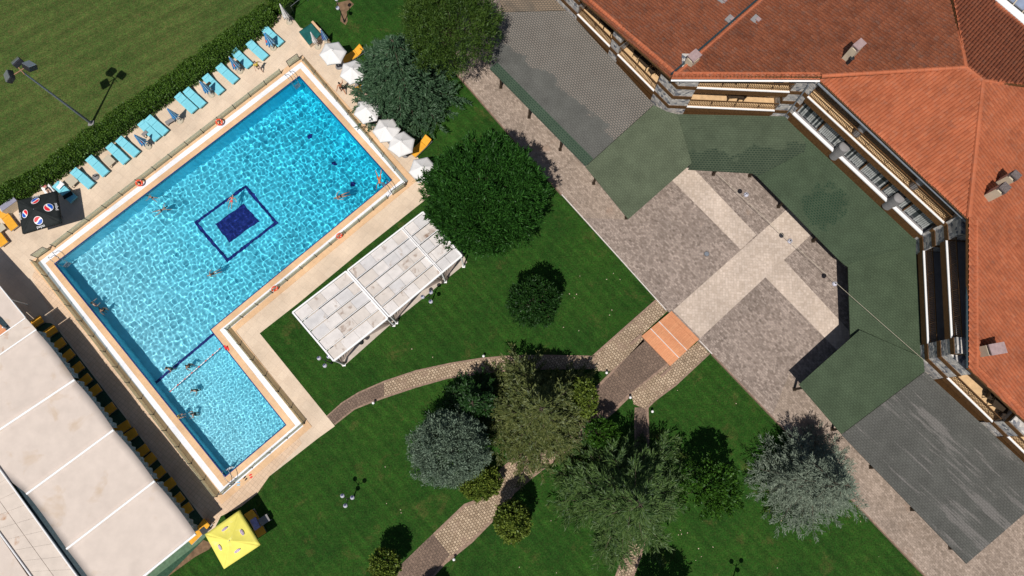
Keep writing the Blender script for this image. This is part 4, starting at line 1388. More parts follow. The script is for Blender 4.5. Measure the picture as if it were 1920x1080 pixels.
fence('low clear fence between the white parasols and the pool', (568, 114), (762, 346), 9)
fence('low clear fence beside the gazebos, from the ladder to the inner corner', (727, 372), (427, 618), 11)
fence('low clear fence along the short inner leg of the pool near the curved path', (427, 618), (571, 794), 6)
fence('low clear fence at the foot of the shallow pool end', (571, 794), (440, 905), 4)
def gate(label, a, b):
    A_, B_ = P(*a, 0.05), P(*b, 0.05)
    root = thing('pool_gate', label, 'gate', A_, 0, 'small pool gates')
    d = B_ - A_
    h = 0.95
    mb = MB(); mb.tube([Vector((0, 0, 0)), Vector((0, 0, h)), d + Vector((0, 0, h)), d], 0.025, 8); mb.tube([Vector((0, 0, .12)), d + Vector((0, 0, .12))], .02, 6); mb.build('frame', M['darkmetal'], root)
    mb = MB(); mb.box((d.x / 2, d.y / 2, h * .53), (d.length * .96, .012, h * .78), math.atan2(d.y, d.x)); mb.build('panel', M['greenglass'], root)
    mb = MB(); mb.box((d.x * .9, d.y * .9, h * .6), (.12, .06, .05)); mb.build('latch', M['metal'], root)
gate('small dark framed pool gate at the top corner near the white parasols', (543, 126), (563, 112))
gate('small dark framed pool gate at the left corner near the black parasol', (72, 484), (94, 469))
gate('small dark framed pool gate at the right corner near the big round tree', (737, 366), (760, 350))
gate('small dark framed pool gate at the bottom corner near the sandals', (418, 926), (438, 908))
def ladder(label, at, wallpt, span):
    """two bent steel rails over the pool edge"""
    c = P(*at, 0.06)
    wv = P(*wallpt, 0.06) - c
    wv.z = 0
    wv = wv.normalized()
    sd = Vector((-wv.y, wv.x, 0))
    root = thing('pool_ladder', label, 'ladder', c, 0, 'steel pool ladders')
    for s_ in (-1, 1):
        o_ = sd * (span / 2 * s_)
        pts = []
        for k in range(13):
            t = k / 12 * math.pi
            pts.append(o_ + wv * (0.28 - 0.52 * math.cos(t) * 1.0) + Vector((0, 0, 0.72 * math.sin(t) ** .8 if 0 < k < 12 else 0)))
        pts.append(o_ + wv * 0.82 + Vector((0, 0, -1.1)))
        mb = MB(); mb.tube(pts, 0.022, 8); mb.build('hand_rail', M['metal'], root, True)
    for z in (-.4, -.7, -1.0):
        mb = MB(); p = wv * 0.82 + Vector((0, 0, z)); mb.box(p, (span, .1, .03), math.atan2(sd.y, sd.x)); t_ = mb.build('tread', M['metal'], root); t_.cycles.is_caustics_receiver = True
ladder('steel pool ladder at the top corner of the pool', (543, 143), (556, 158), 0.5)
ladder('steel pool ladder at the left corner of the pool', (104, 482), (122, 497), 0.5)
ladder('steel pool ladder at the right corner beside the orange swimmer', (733, 357), (718, 340), 0.5)
ladder('steel pool ladder at the bottom corner of the pool', (436, 896), (428, 882), 0.5)

# ================================================================== LIFEBUOYS, ROPE, SANDALS
def buoy(label, px, py, tilt, az):
    c = P(px, py, 0.45)
    r = thing('lifebuoy', label, 'lifebuoy', c, 0, 'orange lifebuoys hung on the pool fence')
    r.rotation_euler = (tilt, 0, az)
    mb = MB(); mb.torus((0, 0, 0), 0.225, 0.072, n=24, k=10, mats=lambda i, n: 0); mb.build('ring', M['red'], r, True)
    for k in range(4):
        t = k * math.pi / 2 + .4
        mb = MB(); mb.torus((0.225 * math.cos(t), 0.225 * math.sin(t), 0), 0.077, 0.012, Matrix.Rotation(t, 3, 'Z') @ Matrix.Rotation(math.pi / 2, 3, 'X'), 14, 6); mb.build('strap', M['white'], r)
buoy('orange lifebuoy on the fence below the turquoise lounger pair', 411, 229, R(35), R(40))
buoy('orange lifebuoy on the fence near the round grey parasol base', 261, 343, R(35), R(40))
buoy('orange lifebuoy seen edge-on above the gazebos, nearer the right corner', 636, 442, R(72), R(40))
buoy('orange lifebuoy seen edge-on nearer the inner pool corner', 515, 541, R(72), R(40))
rope0, rope1 = P(414, 652, WZ + .02), P(318, 735, WZ + .02)
rp = thing('float_rope', 'rope of small red and white floats across the shallow end', 'rope', rope0)
d = rope1 - rope0
mb = MB(); mb.cyl((0, 0, 0), d, 0.012, 0.012, 6); mb.build('rope', M['white'], rp)
mbr, mbw = MB(), MB()
n = int(d.length / 0.22)
for i in range(n):
    p = d * ((i + .5) / n)
    (mbr if i % 3 == 0 else mbw).cyl(p - d.normalized() * .07, p + d.normalized() * .07, .04, .04, 8)
mbr.build('red_floats', M['red'], rp)
mbw.build('white_floats', M['white'], rp)
def sandals(label, px, py, az, m):
    r = thing('sandals', label, 'sandals', P(px, py, .03), az, None)
    for s_ in (-1, 1):
        mb = MB()
        pts = []
        for k in range(16):
            t = 2 * math.pi * k / 16
            wd = 0.048 + (0.012 if math.cos(t) > 0 else 0)
            pts.append((0.14 * math.cos(t) + (.03 if s_ > 0 else 0), wd * math.sin(t) + s_ * .09))
        mb.prism([Vector((x, y, 0)) for x, y in pts], 0.0, 0.03)
        so2 = mb.build('sole', m, r)
        mb = MB(); x0 = .03 if s_ > 0 else 0
        mb.tube([(x0 + .0, s_ * .09 - .05, .03), (x0 + .08, s_ * .09, .07), (x0 + .0, s_ * .09 + .05, .03)], .012, 6); mb.build('strap', m, so2)
    return r
sandals('pair of red sandals left on the deck at the bottom pool corner', 470, 893, R(30), M['redflag'])
sandals('pair of black sandals left on the deck beside the red ones', 460, 897, R(50), M['black'])
sandals('pair of pale blue sandals nearest the bottom pool gate', 447, 907, R(10), M['bluepale'])
mb = MB(P(425.5, 652, .062))
for a, b in (((421, 648), (424, 656)), ((424, 656), (426, 649)), ((426, 649), (429, 657))):
    p, q_ = P(*a, .062), P(*b, .062)
    c = (p + q_) / 2
    mb.box((c.x, c.y, .075), ((q_ - p).length + .05, .1, .03), math.atan2((q_ - p).y, (q_ - p).x))
o = mb.build('folded_swim_strap', M['redflag'])
o.location = P(425.5, 652, .062)
setp(o, 'crumpled bright red strap on the coping by the inner pool leg', 'strap')

# ================================================================== SUNLOUNGERS
def lounger_proto(name, label, cat, mat, frame, group, back=R(22)):
    r = thing(name, label, cat, (0, 0, 0), 0, group)
    mb = MB()
    for s_ in (-1, 1): mb.box((0, s_ * .35, .24), (1.98, .045, .06))
    mb.box((-.97, 0, .24), (.045, .66, .06)); mb.box((.97, 0, .24), (.045, .66, .06)); mb.box((-.25, 0, .235), (.05, .66, .05))
    mb.build('frame', frame, r)
    for x in (-.8, .8):
        for y in (-.29, .29):
            mb = MB(); mb.box((x, y, .11), (.05, .05, .22)); mb.build('leg', frame, r)
    mb = MB(); mb.box((.33, 0, .31), (1.32, .69, .075)); mb.build('seat_cushion', mat, r, bevel=0.03)
    mb = MB()
    L = .72
    c = Vector((-.34 - L / 2 * math.cos(back), 0, .32 + L / 2 * math.sin(back)))
    mb.box(c, (L, .69, .075), 0, 0, back); bk = mb.build('backrest', mat, r, bevel=0.03)
    mb = MB(); c2 = Vector((-.34 - (L - .16) * math.cos(back), 0, .37 + (L - .16) * math.sin(back)))
    mb.box(c2, (.22, .5, .06), 0, 0, back); mb.build('head_pillow', mat, bk, bevel=0.025)
    return r
def dirz(cx, cy, dx, dy):
    a, b = P(cx, cy), P(cx + dx, cy + dy)
    return math.atan2((b - a).y, (b - a).x)
def put(o, px, py, rz, z=0.02, label=None, dz=0.0):
    p = P(px, py, z + 0.3)
    o.location = (p.x, p.y, z + dz)
    o.rotation_euler = (0, 0, rz)
    if label: o['label'] = label
bl = lounger_proto('sunlounger', 'turquoise', 'sunlounger', M['blue'], M['blue'], 'turquoise sunloungers along the hedge')
BL = [(123, 361, 'turquoise sunlounger partly in the shadow of the black parasol'),
      (156, 335, 'turquoise sunlounger between a beige cube table and the bare round parasol base'),
      (184, 312, 'turquoise sunlounger between the bare round parasol base and a beige table'),
      (222, 289, 'turquoise sunlounger whose left side faces a beige table, one of a pair'),
      (241, 276, 'turquoise sunlounger just left of the lowest closed blue parasol'),
      (281, 246, 'turquoise sunlounger shaded at its middle by the lowest closed blue parasol'),
      (295, 236, 'turquoise sunlounger just left of the closed blue parasol that stands on its own'),
      (350, 194, 'turquoise sunlounger just right of the closed blue parasol that stands on its own'),
      (366, 184, 'turquoise sunlounger just left of the third closed blue parasol from the black one'),
      (401, 159, 'turquoise sunlounger shaded by the third closed blue parasol from the black one'),
      (427, 139, 'turquoise sunlounger just left of the closed parasol near the person in yellow'),
      (454, 110, 'turquoise sunlounger between a closed parasol and the person in yellow'),
      (483, 95, 'turquoise sunlounger between the person in yellow and the topmost blue parasol'),
      (512, 69, 'turquoise sunlounger nearest the green tarpaulin, topmost of its row')]
for i, (x, y, lab) in enumerate(BL):
    o = bl if i == 0 else copy_tree(bl)
    put(o, x, y, dirz(x, y, 36 + random.uniform(-2, 2), 33 + random.uniform(-2, 2)), 0.02, lab)
yl = lounger_proto('sunlounger', 'amber', 'sunlounger', M['amber'], M['metal'], 'amber sunloungers', R(28))
YL = [(662, 103, -32, 20, 'amber sunlounger half hidden between the two topmost white parasols'),
      (789, 275, -27, 26, 'amber sunlounger fully open to view at the edge of the lawn by a white parasol'),
      (688, 158, -30, 20, 'amber sunlounger with a pale towel under the drooping cedar'),
      (15, 412, 26, 34, 'amber sunlounger beside the grey counter at the left edge'),
      (-4, 442, 26, 34, 'amber sunlounger cut by the left edge, lower one beside the black parasol'),
      (480, 981, 20, 38, 'amber sunlounger with a lavender towel in the yellow parasol shade'),
      (373, 996, -22, 22, 'amber sunlounger in the sun at the lowest corner of the tent')]
TL = [(70, 603, 'topmost one, in front of the small roof'), (96, 621, 'second from the top'), (112, 646, 'third from the top'), (129, 668, 'fourth from the top'), (146, 691, 'fifth from the top'), (161, 714, 'sixth from the top'),
      (178, 733, 'seventh from the top'), (206, 768, 'eighth from the top'), (233, 800, 'ninth from the top'), (246, 815, 'seventh from the bottom'), (268, 846, 'sixth from the bottom'), (282, 863, 'fifth from the bottom'),
      (299, 888, 'fourth from the bottom'), (318, 909, 'third from the bottom'), (334, 938, 'second from the bottom'), (349, 956, 'lowest one')]
first = True
for x, y, dx, dy, lab in YL:
    o = yl if first else copy_tree(yl)
    first = False
    put(o, x, y, dirz(x, y, dx, dy), 0.02, lab)
for k, (x, y, w_) in enumerate(TL):
    o = copy_tree(yl)
    o['group'] = 'amber sunloungers along the tent edge'
    put(o, x - 12, y + 8, dirz(x, y, 26 + random.uniform(-3, 3), -20 + random.uniform(-3, 3)), 0.03, 'amber sunlounger half under the tent edge, ' + w_)
# white framed lounger with towel for the sunbather
wl = lounger_proto('sunlounger', 'white sunlounger with a pale towel under the person in pink', 'sunlounger', M['white'], M['white'], None, R(18))
wl['label'] = 'white sunlounger beneath the person in the pink swimsuit by the hedge'
put(wl, 87, 352, dirz(87, 352, 24, 31))
def towel(label, px, py, z, rz, m, sx=.5, sy=1.0, name='towel', cat='towel'):
    o0 = P(px, py, z)
    n, mm = 14, 8
    V = []
    for i in range(n + 1):
        for j in range(mm + 1):
            x, y = (i / n - .5) * sy, (j / mm - .5) * sx
            V.append((x + .02 * noise.noise((x * 4, y * 4, px)), y + .03 * noise.noise((x * 5, y * 3, py)), .02 + .03 * noise.noise((x * 6, y * 6, px + py))))
    m1 = mm + 1
    Fq = [(i * m1 + j, (i + 1) * m1 + j, (i + 1) * m1 + j + 1, i * m1 + j + 1) for i in range(n) for j in range(mm)]
    o = np_mesh(name, np.array(V), np.array(Fq), m, smooth=True)
    md = o.modifiers.new('thick', 'SOLIDIFY'); md.thickness = .015
    o.location = o0
    o.rotation_euler = (0, 0, rz)
    setp(o, label, cat)
    return o
towel('lavender patterned towel on the amber sunlounger by the yellow parasol', 478, 981, .40, dirz(478, 981, 20, 38), M['lavender'], .5, .9)
towel('pale blue towel bundled on the amber sunlounger under the cedar', 683, 163, .42, R(20), M['bluepale'], .4, .5)
towel('white towel spread over the head end of the shaded turquoise sunlounger', 112, 347, .56, dirz(112, 347, 36, 32), M['white'], .62, .5)
towel('dark blue and black towel crumpled on the shaded turquoise sunlounger', 127, 366, .40, R(35), M['black'], .4, .8)
def low_table(label, px, py, rz, sx=.7, sy=.7, h=.42, m=None):
    p = P(px, py, h)
    r = thing('low_table', label, 'table', (p.x, p.y, .02), rz, 'low beige tables between the loungers')
    mb = MB(); mb.box((0, 0, h - .03), (sx, sy, .06)); mb.build('table_top', m or M['beige'], r, bevel=.012)
    for x in (-1, 1):
        for y in (-1, 1):
            mb = MB(); mb.box((x * sx * .42, y * sy * .42, (h - .06) / 2), (.06, .06, h - .06)); mb.build('leg', m or M['beige'], r)
    return r
low_table('beige cube table between the shaded and the next turquoise sunlounger', 134, 339, R(-42), .85, .75)
low_table('beige table between two turquoise sunloungers right of the bare parasol base', 204, 301, R(-42), .9, .7)
low_table('small grey slatted table beneath the closed parasol that stands alone', 318, 227, R(35), .75, .35, .3, M['greyconc'])
low_table('small dark table in the shade between the lowest parasol and its sunlounger', 271, 250, R(-42), .3, .5, .42, M['greyconc'])
low_table('small brown table below the third closed blue parasol', 390, 158, R(-42), .25, .5, .42, M['darkwood'])
low_table('small brown table below the closed parasol near the person in yellow', 443, 117, R(-42), .25, .45, .42, M['darkwood'])
low_table('pale slatted table beside the lavender towel by the yellow parasol', 495, 975, dirz(495, 975, 12, -8), .75, .55, .5, M['greyconc'])
low_table('beige square table at the left edge between the two amber sunloungers', 2, 427, R(-50), .6, .6, .45)
# counter and bench at the left edge
p = P(20, 392, .0)
r = thing('bar_counter', 'low beige counter with a lavender grey top behind the black parasol', 'counter', p)
q4 = [P(-2, 388, 1.0), P(24, 368, 1.0), P(31, 376, 1.0), P(4, 396, 1.0)]
mb = MB(p); mb.prism(q4, .94, 1.0); mb.build('counter_top', plain('lavender_top', (0.26, 0.255, 0.33), .6, .1, 4), r)
mb = MB(p); mb.prism([P(-2, 392, .9), P(26, 371, .9), P(31, 378, .9), P(4, 398, .9)], 0, .94); mb.build('counter_body', M['cream'], r)

# ================================================================== PARASOLS
def closed_parasol(label, bpx, bpy, mats, h=2.35, group='closed parasols', tilt=0.0, rad=.27):
    b = P(bpx, bpy, 0.02)
    r = thing('closed_parasol', label, 'parasol', b, random.uniform(0, 6), group)
    mb = MB(); mb.cyl((0, 0, 0), (0, 0, .07), .3, .27, 20); mb.torus((0, 0, .07), .24, .03, n=18, k=6); mb.build('base', M['beige'], r)
    mb = MB(); mb.cyl((0, 0, .07), (0, 0, h), .024, .024, 10); mb.build('pole', M['white'], r)
    # folded canopy: pleated, narrow at the top, flared and open at the hem
    n, rows = 32, 9
    V, Fq = [], []
    for j in range(rows + 1):
        w_ = j / rows
        z = h - .03 - w_ * (h - .82)
        rr = rad * (0.12 + 0.88 * w_ ** 0.75) * (1 - 0.12 * math.sin(w_ * math.pi) )
        for i in range(n):
            t = 2 * math.pi * i / n
            k = 1 + (0.34 * w_ + .1) * math.cos(8 * t + .6 * w_)
            V.append((rr * k * math.cos(t), rr * k * math.sin(t), z - .05 * w_ * math.cos(8 * t)))
    for j in range(rows):
        for i in range(n): Fq.append((j * n + i, (j + 1) * n + i, (j + 1) * n + (i + 1) % n, j * n + (i + 1) % n))
    me_m = mats if isinstance(mats, (list, tuple)) else [mats]
    o = np_mesh('folded_canopy', np.array(V), np.array(Fq), me_m, r, smooth=True)
    if len(me_m) > 1:
        mi = [1 if (f % n) // 2 % 2 == 1 and (f // n) > 0 else (2 if len(me_m) > 2 and (f // n) in (5, 6) and (f % n) % 16 in (0, 1, 2) else 0) for f in range(len(Fq))]
        o.data.polygons.foreach_set('material_index', mi)
    md = o.modifiers.new('thick', 'SOLIDIFY'); md.thickness = .008
    mb = MB(); mb.cyl((0, 0, h - .05), (0, 0, h + .06), .05, .015, 10); mb.build('finial', M['white'], r)
    mb = MB(); mb.torus((0, 0, 1.15), rad * .93, .014, n=24, k=6); mb.build('tie_band', me_m[0], r)
    return r
bm3 = [M['bluedark'], M['bluepale'], M['red']]
closed_parasol('closed blue parasol nearest the bare round base, lowest of its row', 279, 275, bm3, group='closed blue parasols along the loungers')
closed_parasol('closed blue parasol standing alone with a clear triangular shadow', 338, 227, [M['bluedark'], M['bluepale']], group='closed blue parasols along the loungers', rad=.24)
closed_parasol('closed blue parasol third from the black parasol, beside a shaded lounger', 397, 178, bm3, group='closed blue parasols along the loungers')
closed_parasol('closed blue parasol left of the person in yellow', 450, 134, bm3, group='closed blue parasols along the loungers')
closed_parasol('closed blue parasol topmost in the row, near the green tarpaulin', 513, 90, bm3, group='closed blue parasols along the loungers', rad=.33)
closed_parasol('closed white parasol at the top corner of the deck by the hedge end', 543, 42, M['umbwhite'], 2.6, rad=.25)
closed_parasol('closed white parasol leaning near the tarpaulin beside an open white one', 596, 88, M['umbwhite'], 2.2, rad=.2)
closed_parasol('closed navy striped parasol between the tarpaulin and the first open white one', 614, 82, [plain('navy_stripe', (.05, .09, .28), .7, .1, 4), M['bluepale']], 2.2, rad=.22)
pb = P(180, 332, .02)
r = thing('parasol_base', 'bare round grey parasol base standing between two turquoise sunloungers', 'parasol base', pb)
mb = MB(); mb.cyl((0, 0, 0), (0, 0, .1), .3, .26, 24); mb.torus((0, 0, .1), .2, .03, n=20); mb.build('concrete_disc', M['greyconc'], r)
mb = MB(); mb.cyl((0, 0, .1), (0, 0, .45), .035, .035, 10); mb.box((.1, .05, .15), (.3, .06, .05), .5); mb.build('socket', M['darkmetal'], r)
def open_parasol(label, px, py, z=2.1, rad=1.14, n=6, rot=0.0, rise=.6, m=None, group=None, hem=.12):
    c = P(px, py, z + rise * .4)
    r = thing('open_parasol', label, 'parasol', (c.x, c.y, .02), rot, group)
    V, Fq, sub = [], [], 7
    rows = 6
    N_ = n * sub
    for j in range(rows + 1):
        w_ = j / rows
        for i in range(N_):
            a = i / sub
            k = math.floor(a)
            f = a - k
            p0 = Vector((math.cos(2 * math.pi * k / n), math.sin(2 * math.pi * k / n), 0))
            p1 = Vector((math.cos(2 * math.pi * (k + 1) / n), math.sin(2 * math.pi * (k + 1) / n), 0))
            e = p0.lerp(p1, f) * rad * (1 - .03 * w_ * 4 * f * (1 - f))
            V.append((e.x * w_ + 1e-4 * p0.x, e.y * w_ + 1e-4 * p0.y, z + rise * (1 - w_) ** 1.0 - .022 * math.sin(w_ * math.pi) * 4 * f * (1 - f)))
    for i in range(N_):
        x, y, zz = V[rows * N_ + i]
        V.append((x * 1.004, y * 1.004, zz - hem))
    for j in range(rows + 1):
        for i in range(N_): Fq.append((j * N_ + i, (j + 1) * N_ + i, (j + 1) * N_ + (i + 1) % N_, j * N_ + (i + 1) % N_))
    o = np_mesh('canopy', np.array(V), np.array(Fq), m or M['umbwhite'], r)
    md = o.modifiers.new('thick', 'SOLIDIFY'); md.thickness = .008
    mb = MB(); mb.cyl((0, 0, .08), (0, 0, z + rise), .025, .025, 10); mb.build('pole', M['white'], r)
    mb = MB(); mb.cyl((0, 0, 0), (0, 0, .08), .32, .3, 20); mb.build('base', M['greyconc'], r)
    for k in range(n):
        t = 2 * math.pi * k / n
        mb = MB(); mb.cyl((0, 0, z + rise - .06), (math.cos(t) * rad * .99, math.sin(t) * rad * .99, z - .03), .012, .012, 6); mb.build('rib', M['darkwood'], r)
    # vent cap
    mb = MB()
    ring_ = [(math.cos(2 * math.pi * k / n) * .17, math.sin(2 * math.pi * k / n) * .17, z + rise - .05) for k in range(n)]
    mb.add([(0, 0, z + rise + .05)] + ring_, [(0, 1 + k, 1 + (k + 1) % n) for k in range(n)])
    vc = mb.build('vent_cap', m or M['umbwhite'], r); md = vc.modifiers.new('thick', 'SOLIDIFY'); md.thickness = .006
    return r
G = 'open white parasols beside the pool'
open_parasol('open white parasol next to the closed ones, topmost of its row', 623, 97, rot=R(8), group=G)
open_parasol('open white parasol second from the top, near the walking swimmer', 661, 132, rot=R(20), group=G)
open_parasol('open white parasol mostly hidden by the tip of the drooping cedar', 688, 206, rot=R(14), group=G)
open_parasol('open white parasol whose right side is overlapped by another white one', 724, 242, rot=R(5), group=G)
open_parasol('open white parasol overlapping its neighbour, nearest the open amber lounger', 752, 268, rot=R(22), group=G)
open_parasol('open white parasol half covered by the big round tree', 792, 316, rot=R(12), group=G)

def square_parasol(label, corners, z, rise, m, hem_m, group=None, hem=.22):
    C_ = [P(x, y, z) for x, y in corners]
    cen = sum(C_, Vector()) / 4
    org = Vector((cen.x, cen.y, .02))
    r = thing('square_parasol', label, 'parasol', org)
    C_ = [c - org for c in C_]
    if (C_[1] - C_[0]).cross(C_[2] - C_[1]).z < 0: C_ = C_[::-1]
    ap = Vector((0, 0, z + rise - .02))
    V, Fq = [], []
    n, rows = 10, 8
    for k in range(4):
        a, b = C_[k], C_[(k + 1) % 4]
        base = len(V)
        for j in range(rows + 1):
            w_ = j / rows
            for i in range(n + 1):
                f = i / n
                e = a.lerp(b, f)
                sag = .06 * math.sin(w_ * math.pi) * math.sin(f * math.pi)
                V.append(ap.lerp(e, w_) - Vector((0, 0, sag)))
        for i in range(n + 1):
            V.append(a.lerp(b, i / n) * 1.0 - Vector((0, 0, hem)))
        n1 = n + 1
        for j in range(rows + 1):
            for i in range(n): Fq.append((base + j * n1 + i, base + (j + 1) * n1 + i, base + (j + 1) * n1 + i + 1, base + j * n1 + i + 1))
    o = np_mesh('canopy', np.array([tuple(v) for v in V]), np.array(Fq), m, r)
    md = o.modifiers.new('thick', 'SOLIDIFY'); md.thickness = .01; md.offset = -1
    mb = MB(); mb.cyl((0, 0, .1), (0, 0, z + rise), .03, .03, 10); mb.build('pole', M['greymetal'], r)
    mb = MB(); mb.box((0, 0, .05), (.7, .7, .1)); mb.build('base', M['greyconc'], r)
    for k in range(4):
        mb = MB(); mb.cyl(ap - Vector((0, 0, .06)), C_[k] - Vector((0, 0, .03)), .016, .016, 6); mb.build('rib', M['darkmetal'], r)
    return r, C_, ap, org
def text_mesh(body, size):
    cu = bpy.data.curves.new('t', 'FONT')
    cu.body = body
    cu.size = size
    cu.align_x = 'CENTER'
    cu.align_y = 'CENTER'
    cu.extrude = 0.002
    tmp = bpy.data.objects.new('t', cu)
    COL.objects.link(tmp)
    dg = bpy.context.evaluated_depsgraph_get()
    me = bpy.data.meshes.new_from_object(tmp.evaluated_get(dg))
    bpy.data.objects.remove(tmp)
    bpy.data.curves.remove(cu)
    return me
bp, BC, bap, borg = square_parasol('large black square parasol with round red, white and blue emblems', [(32, 376), (42, 438), (114, 417), (105, 358)], 2.3, .62, M['black'], M['black'])
# the round emblem on each panel: red and blue fields with a white wave and white rim, lettering towards the hem
tmesh = text_mesh('pepsi', .3)
tmesh.materials.clear()
tmesh.materials.append(M['white'])
for k in range(4):
    a, b = BC[k], BC[(k + 1) % 4]
    mid = (a + b) / 2
    down = (mid - bap).normalized()
    x = (b - a).normalized()
    nrm = x.cross(down)
    if nrm.z < 0: nrm = -nrm
    xx = (-down).cross(nrm)                      # reading direction, upright with the apex above
    c = bap.lerp(mid, .60) + nrm * .03
    up = -down
    Rr = .29
    def pt(u, v, h): return c + xx * u + up * v + nrm * h
    mb = MB()
    ns = 40
    mb.add([pt(Rr * 1.14 * math.cos(2 * math.pi * i / ns), Rr * 1.14 * math.sin(2 * math.pi * i / ns), 0) for i in range(ns)], [tuple(range(ns))], 0)
    def wave(t, off): return (0.16 * math.sin(t * 3.0) + .42 * t) * Rr + off
    for mi, sgn in ((1, 1), (2, -1)):
        us = [(-1 + 2 * i / 40) * Rr * .995 for i in range(41)]
        top, bot = [], []
        for u in us:
            lim = math.sqrt(max(0, Rr * Rr - u * u))
            wv_ = wave(u / Rr, sgn * Rr * (.2 if sgn > 0 else .24))
            top.append((u, lim if sgn > 0 else min(lim, max(-lim, wv_))))
            bot.append((u, max(-lim, min(lim, wv_)) if sgn > 0 else -lim))
        for i in range(40):
            if top[i][1] - bot[i][1] + top[i + 1][1] - bot[i + 1][1] < 1e-5: continue
            mb.add([pt(*bot[i], .012), pt(*bot[i + 1], .012), pt(*top[i + 1], .012), pt(*top[i], .012)], [(0, 1, 2, 3)], mi)
    mb.build('emblem', [M['white'], M['redflag'], M['bluelogo']], bp)
    to = bpy.data.objects.new('lettering', tmesh)
    COL.objects.link(to)
    to.parent = bp
    m4 = Matrix((xx, up, nrm)).transposed().to_4x4()
    m4.translation = bap.lerp(mid, .905) + nrm * .035
    to.matrix_local = m4
yp, YC, yap, yorg = square_parasol('large yellow square parasol with four purple oval prints', [(448, 957), (488, 1022), (420, 1067), (384, 1002)], 2.3, .45, M['yellow'], M['yellow'])
for k in range(4):
    a, b = YC[k], YC[(k + 1) % 4]
    mid = (a + b) / 2
    down = (mid - yap).normalized()
    x = (b - a).normalized()
    nrm = x.cross(down)
    if nrm.z < 0: nrm = -nrm
    c = yap.lerp(mid, .62) + nrm * .035
    mb = MB()
    def el(ra, rb, h, mi):
        mb.add([c + x * (ra * math.copysign(abs(math.cos(t)) ** 1.15, math.cos(t))) + down * (rb * math.sin(t)) + nrm * h for t in [2 * math.pi * i / 32 for i in range(32)]], [tuple(range(32))], mi)
    el(.235, .10, 0, 0); el(.21, .078, .006, 1); el(.165, .046, .012, 0)
    for i in range(7):
        cx_ = (i - 3) * .036
        hgt = .02 + .008 * ((i * 5) % 3)
        q = [c + x * (cx_ - .010) + down * hgt + nrm * .018, c + x * (cx_ + .010) + down * hgt + nrm * .018, c + x * (cx_ + .010) - down * hgt * .8 + nrm * .018, c + x * (cx_ - .010) - down * hgt * .8 + nrm * .018]
        mb.add(q, [(0, 1, 2, 3)], 1)
    mb.build('oval_print', [M['white'], M['purple']], yp)
# green tarpaulin over a low box with a beige kerb
tp = P(582, 64, 0)
r = thing('covered_box', 'low box under a taut dark green tarpaulin at the deck corner', 'covered box', tp)
qv = [P(561, 60, .5), P(584, 44, .5), P(602, 65, .5), P(580, 84, .5)]
mb = MB(tp); mb.prism(qv, 0.0, .42); mb.build('box_wall', M['cream'], r)
cq = sum(qv, Vector()) / 4
n = 12
V = []
for i in range(n + 1):
    for j in range(n + 1):
        u, v = i / n, j / n
        p = qv[0].lerp(qv[1], u).lerp(qv[3].lerp(qv[2], u), v)
        p = cq + (p - cq) * 1.04
        V.append(tuple(p - tp + Vector((0, 0, -.05 * 4 * u * (1 - u) * 4 * v * (1 - v) + .05 * noise.noise(p * 1.3)))))
m1 = n + 1
o = np_mesh('tarpaulin', np.array(V), np.array([(i * m1 + j, (i + 1) * m1 + j, (i + 1) * m1 + j + 1, i * m1 + j + 1) for i in range(n) for j in range(n)]), M['tarp'], r, True)
md = o.modifiers.new('thick', 'SOLIDIFY'); md.thickness = .03
wq = thing('low_wall', 'low beige wall behind the green tarpaulin', 'wall', P(605, 60, 0))
mb = MB(P(605, 60, 0)); a, b = P(586, 42, .5), P(616, 76, .5); c = (a + b) / 2
mb.box((c.x, c.y, .3), ((b - a).length, .16, .6), math.atan2((b - a).y, (b - a).x)); mb.build('wall', M['deck'], wq)
mb = MB(P(605, 60, 0)); mb.box((c.x, c.y, .625), ((b - a).length + .04, .2, .05), math.atan2((b - a).y, (b - a).x)); mb.build('coping', M['coping'], wq)
# metal handrail frame at the hedge end
fa = P(548, 14, 0)
r = thing('hand_rail', 'thin metal handrail at the top edge beside the hedge end', 'handrail', fa)
a, b = P(545, 12, .9), P(572, -10, .9)
mb = MB(fa); mb.tube([Vector((a.x, a.y, 0)), a, b, Vector((b.x, b.y, 0))], .025, 8); mb.build('rail', M['metal'], r)
a, b = P(540, 4, .9), P(556, -10, .9)
mb = MB(fa); mb.tube([Vector((a.x, a.y, 0)), a, b, Vector((b.x, b.y, 0))], .025, 8); mb.build('rail', M['metal'], r)

# ================================================================== LAMPS
fp = P(172, 232, 0)
r = thing('floodlight_pole', 'tall grey pole with a cluster of floodlights over the sports field', 'floodlight', fp)
Hh = 8.6
mb = MB(); mb.cyl((0, 0, 0), (0, 0, Hh), .11, .06, 12); mb.build('pole', M['greymetal'], r)
mb = MB(); mb.box((0, 0, .06), (.45, .45, .12)); mb.build('base', M['greyconc'], r)
mb = MB(); mb.cyl((-.55, -.4, Hh), (.55, .45, Hh), .04, .04, 8); mb.cyl((-.45, .5, Hh - .02), (.3, -.3, Hh - .02), .035, .035, 8); mb.build('cross_arm', plain('rusty_arm', (.32, .17, .1), .7, .3, 6), r)
for x, y, az in ((-.75, -.45, R(205)), (-.35, .65, R(140)), (.55, .35, R(60))):
    mb = MB(); q = Matrix.Rotation(az, 3, 'Z')
    c = Vector((x, y, Hh - .05))
    mb.box(c, (.66, .72, .36), az, 0, R(35)); bd = mb.build('floodlight', M['darkmetal'], r, bevel=.04)
    mb = MB(); mb.box(c + q @ Vector((.12, 0, .19)), (.58, .64, .05), az, 0, R(35)); mb.build('reflector', M['metal'], bd)
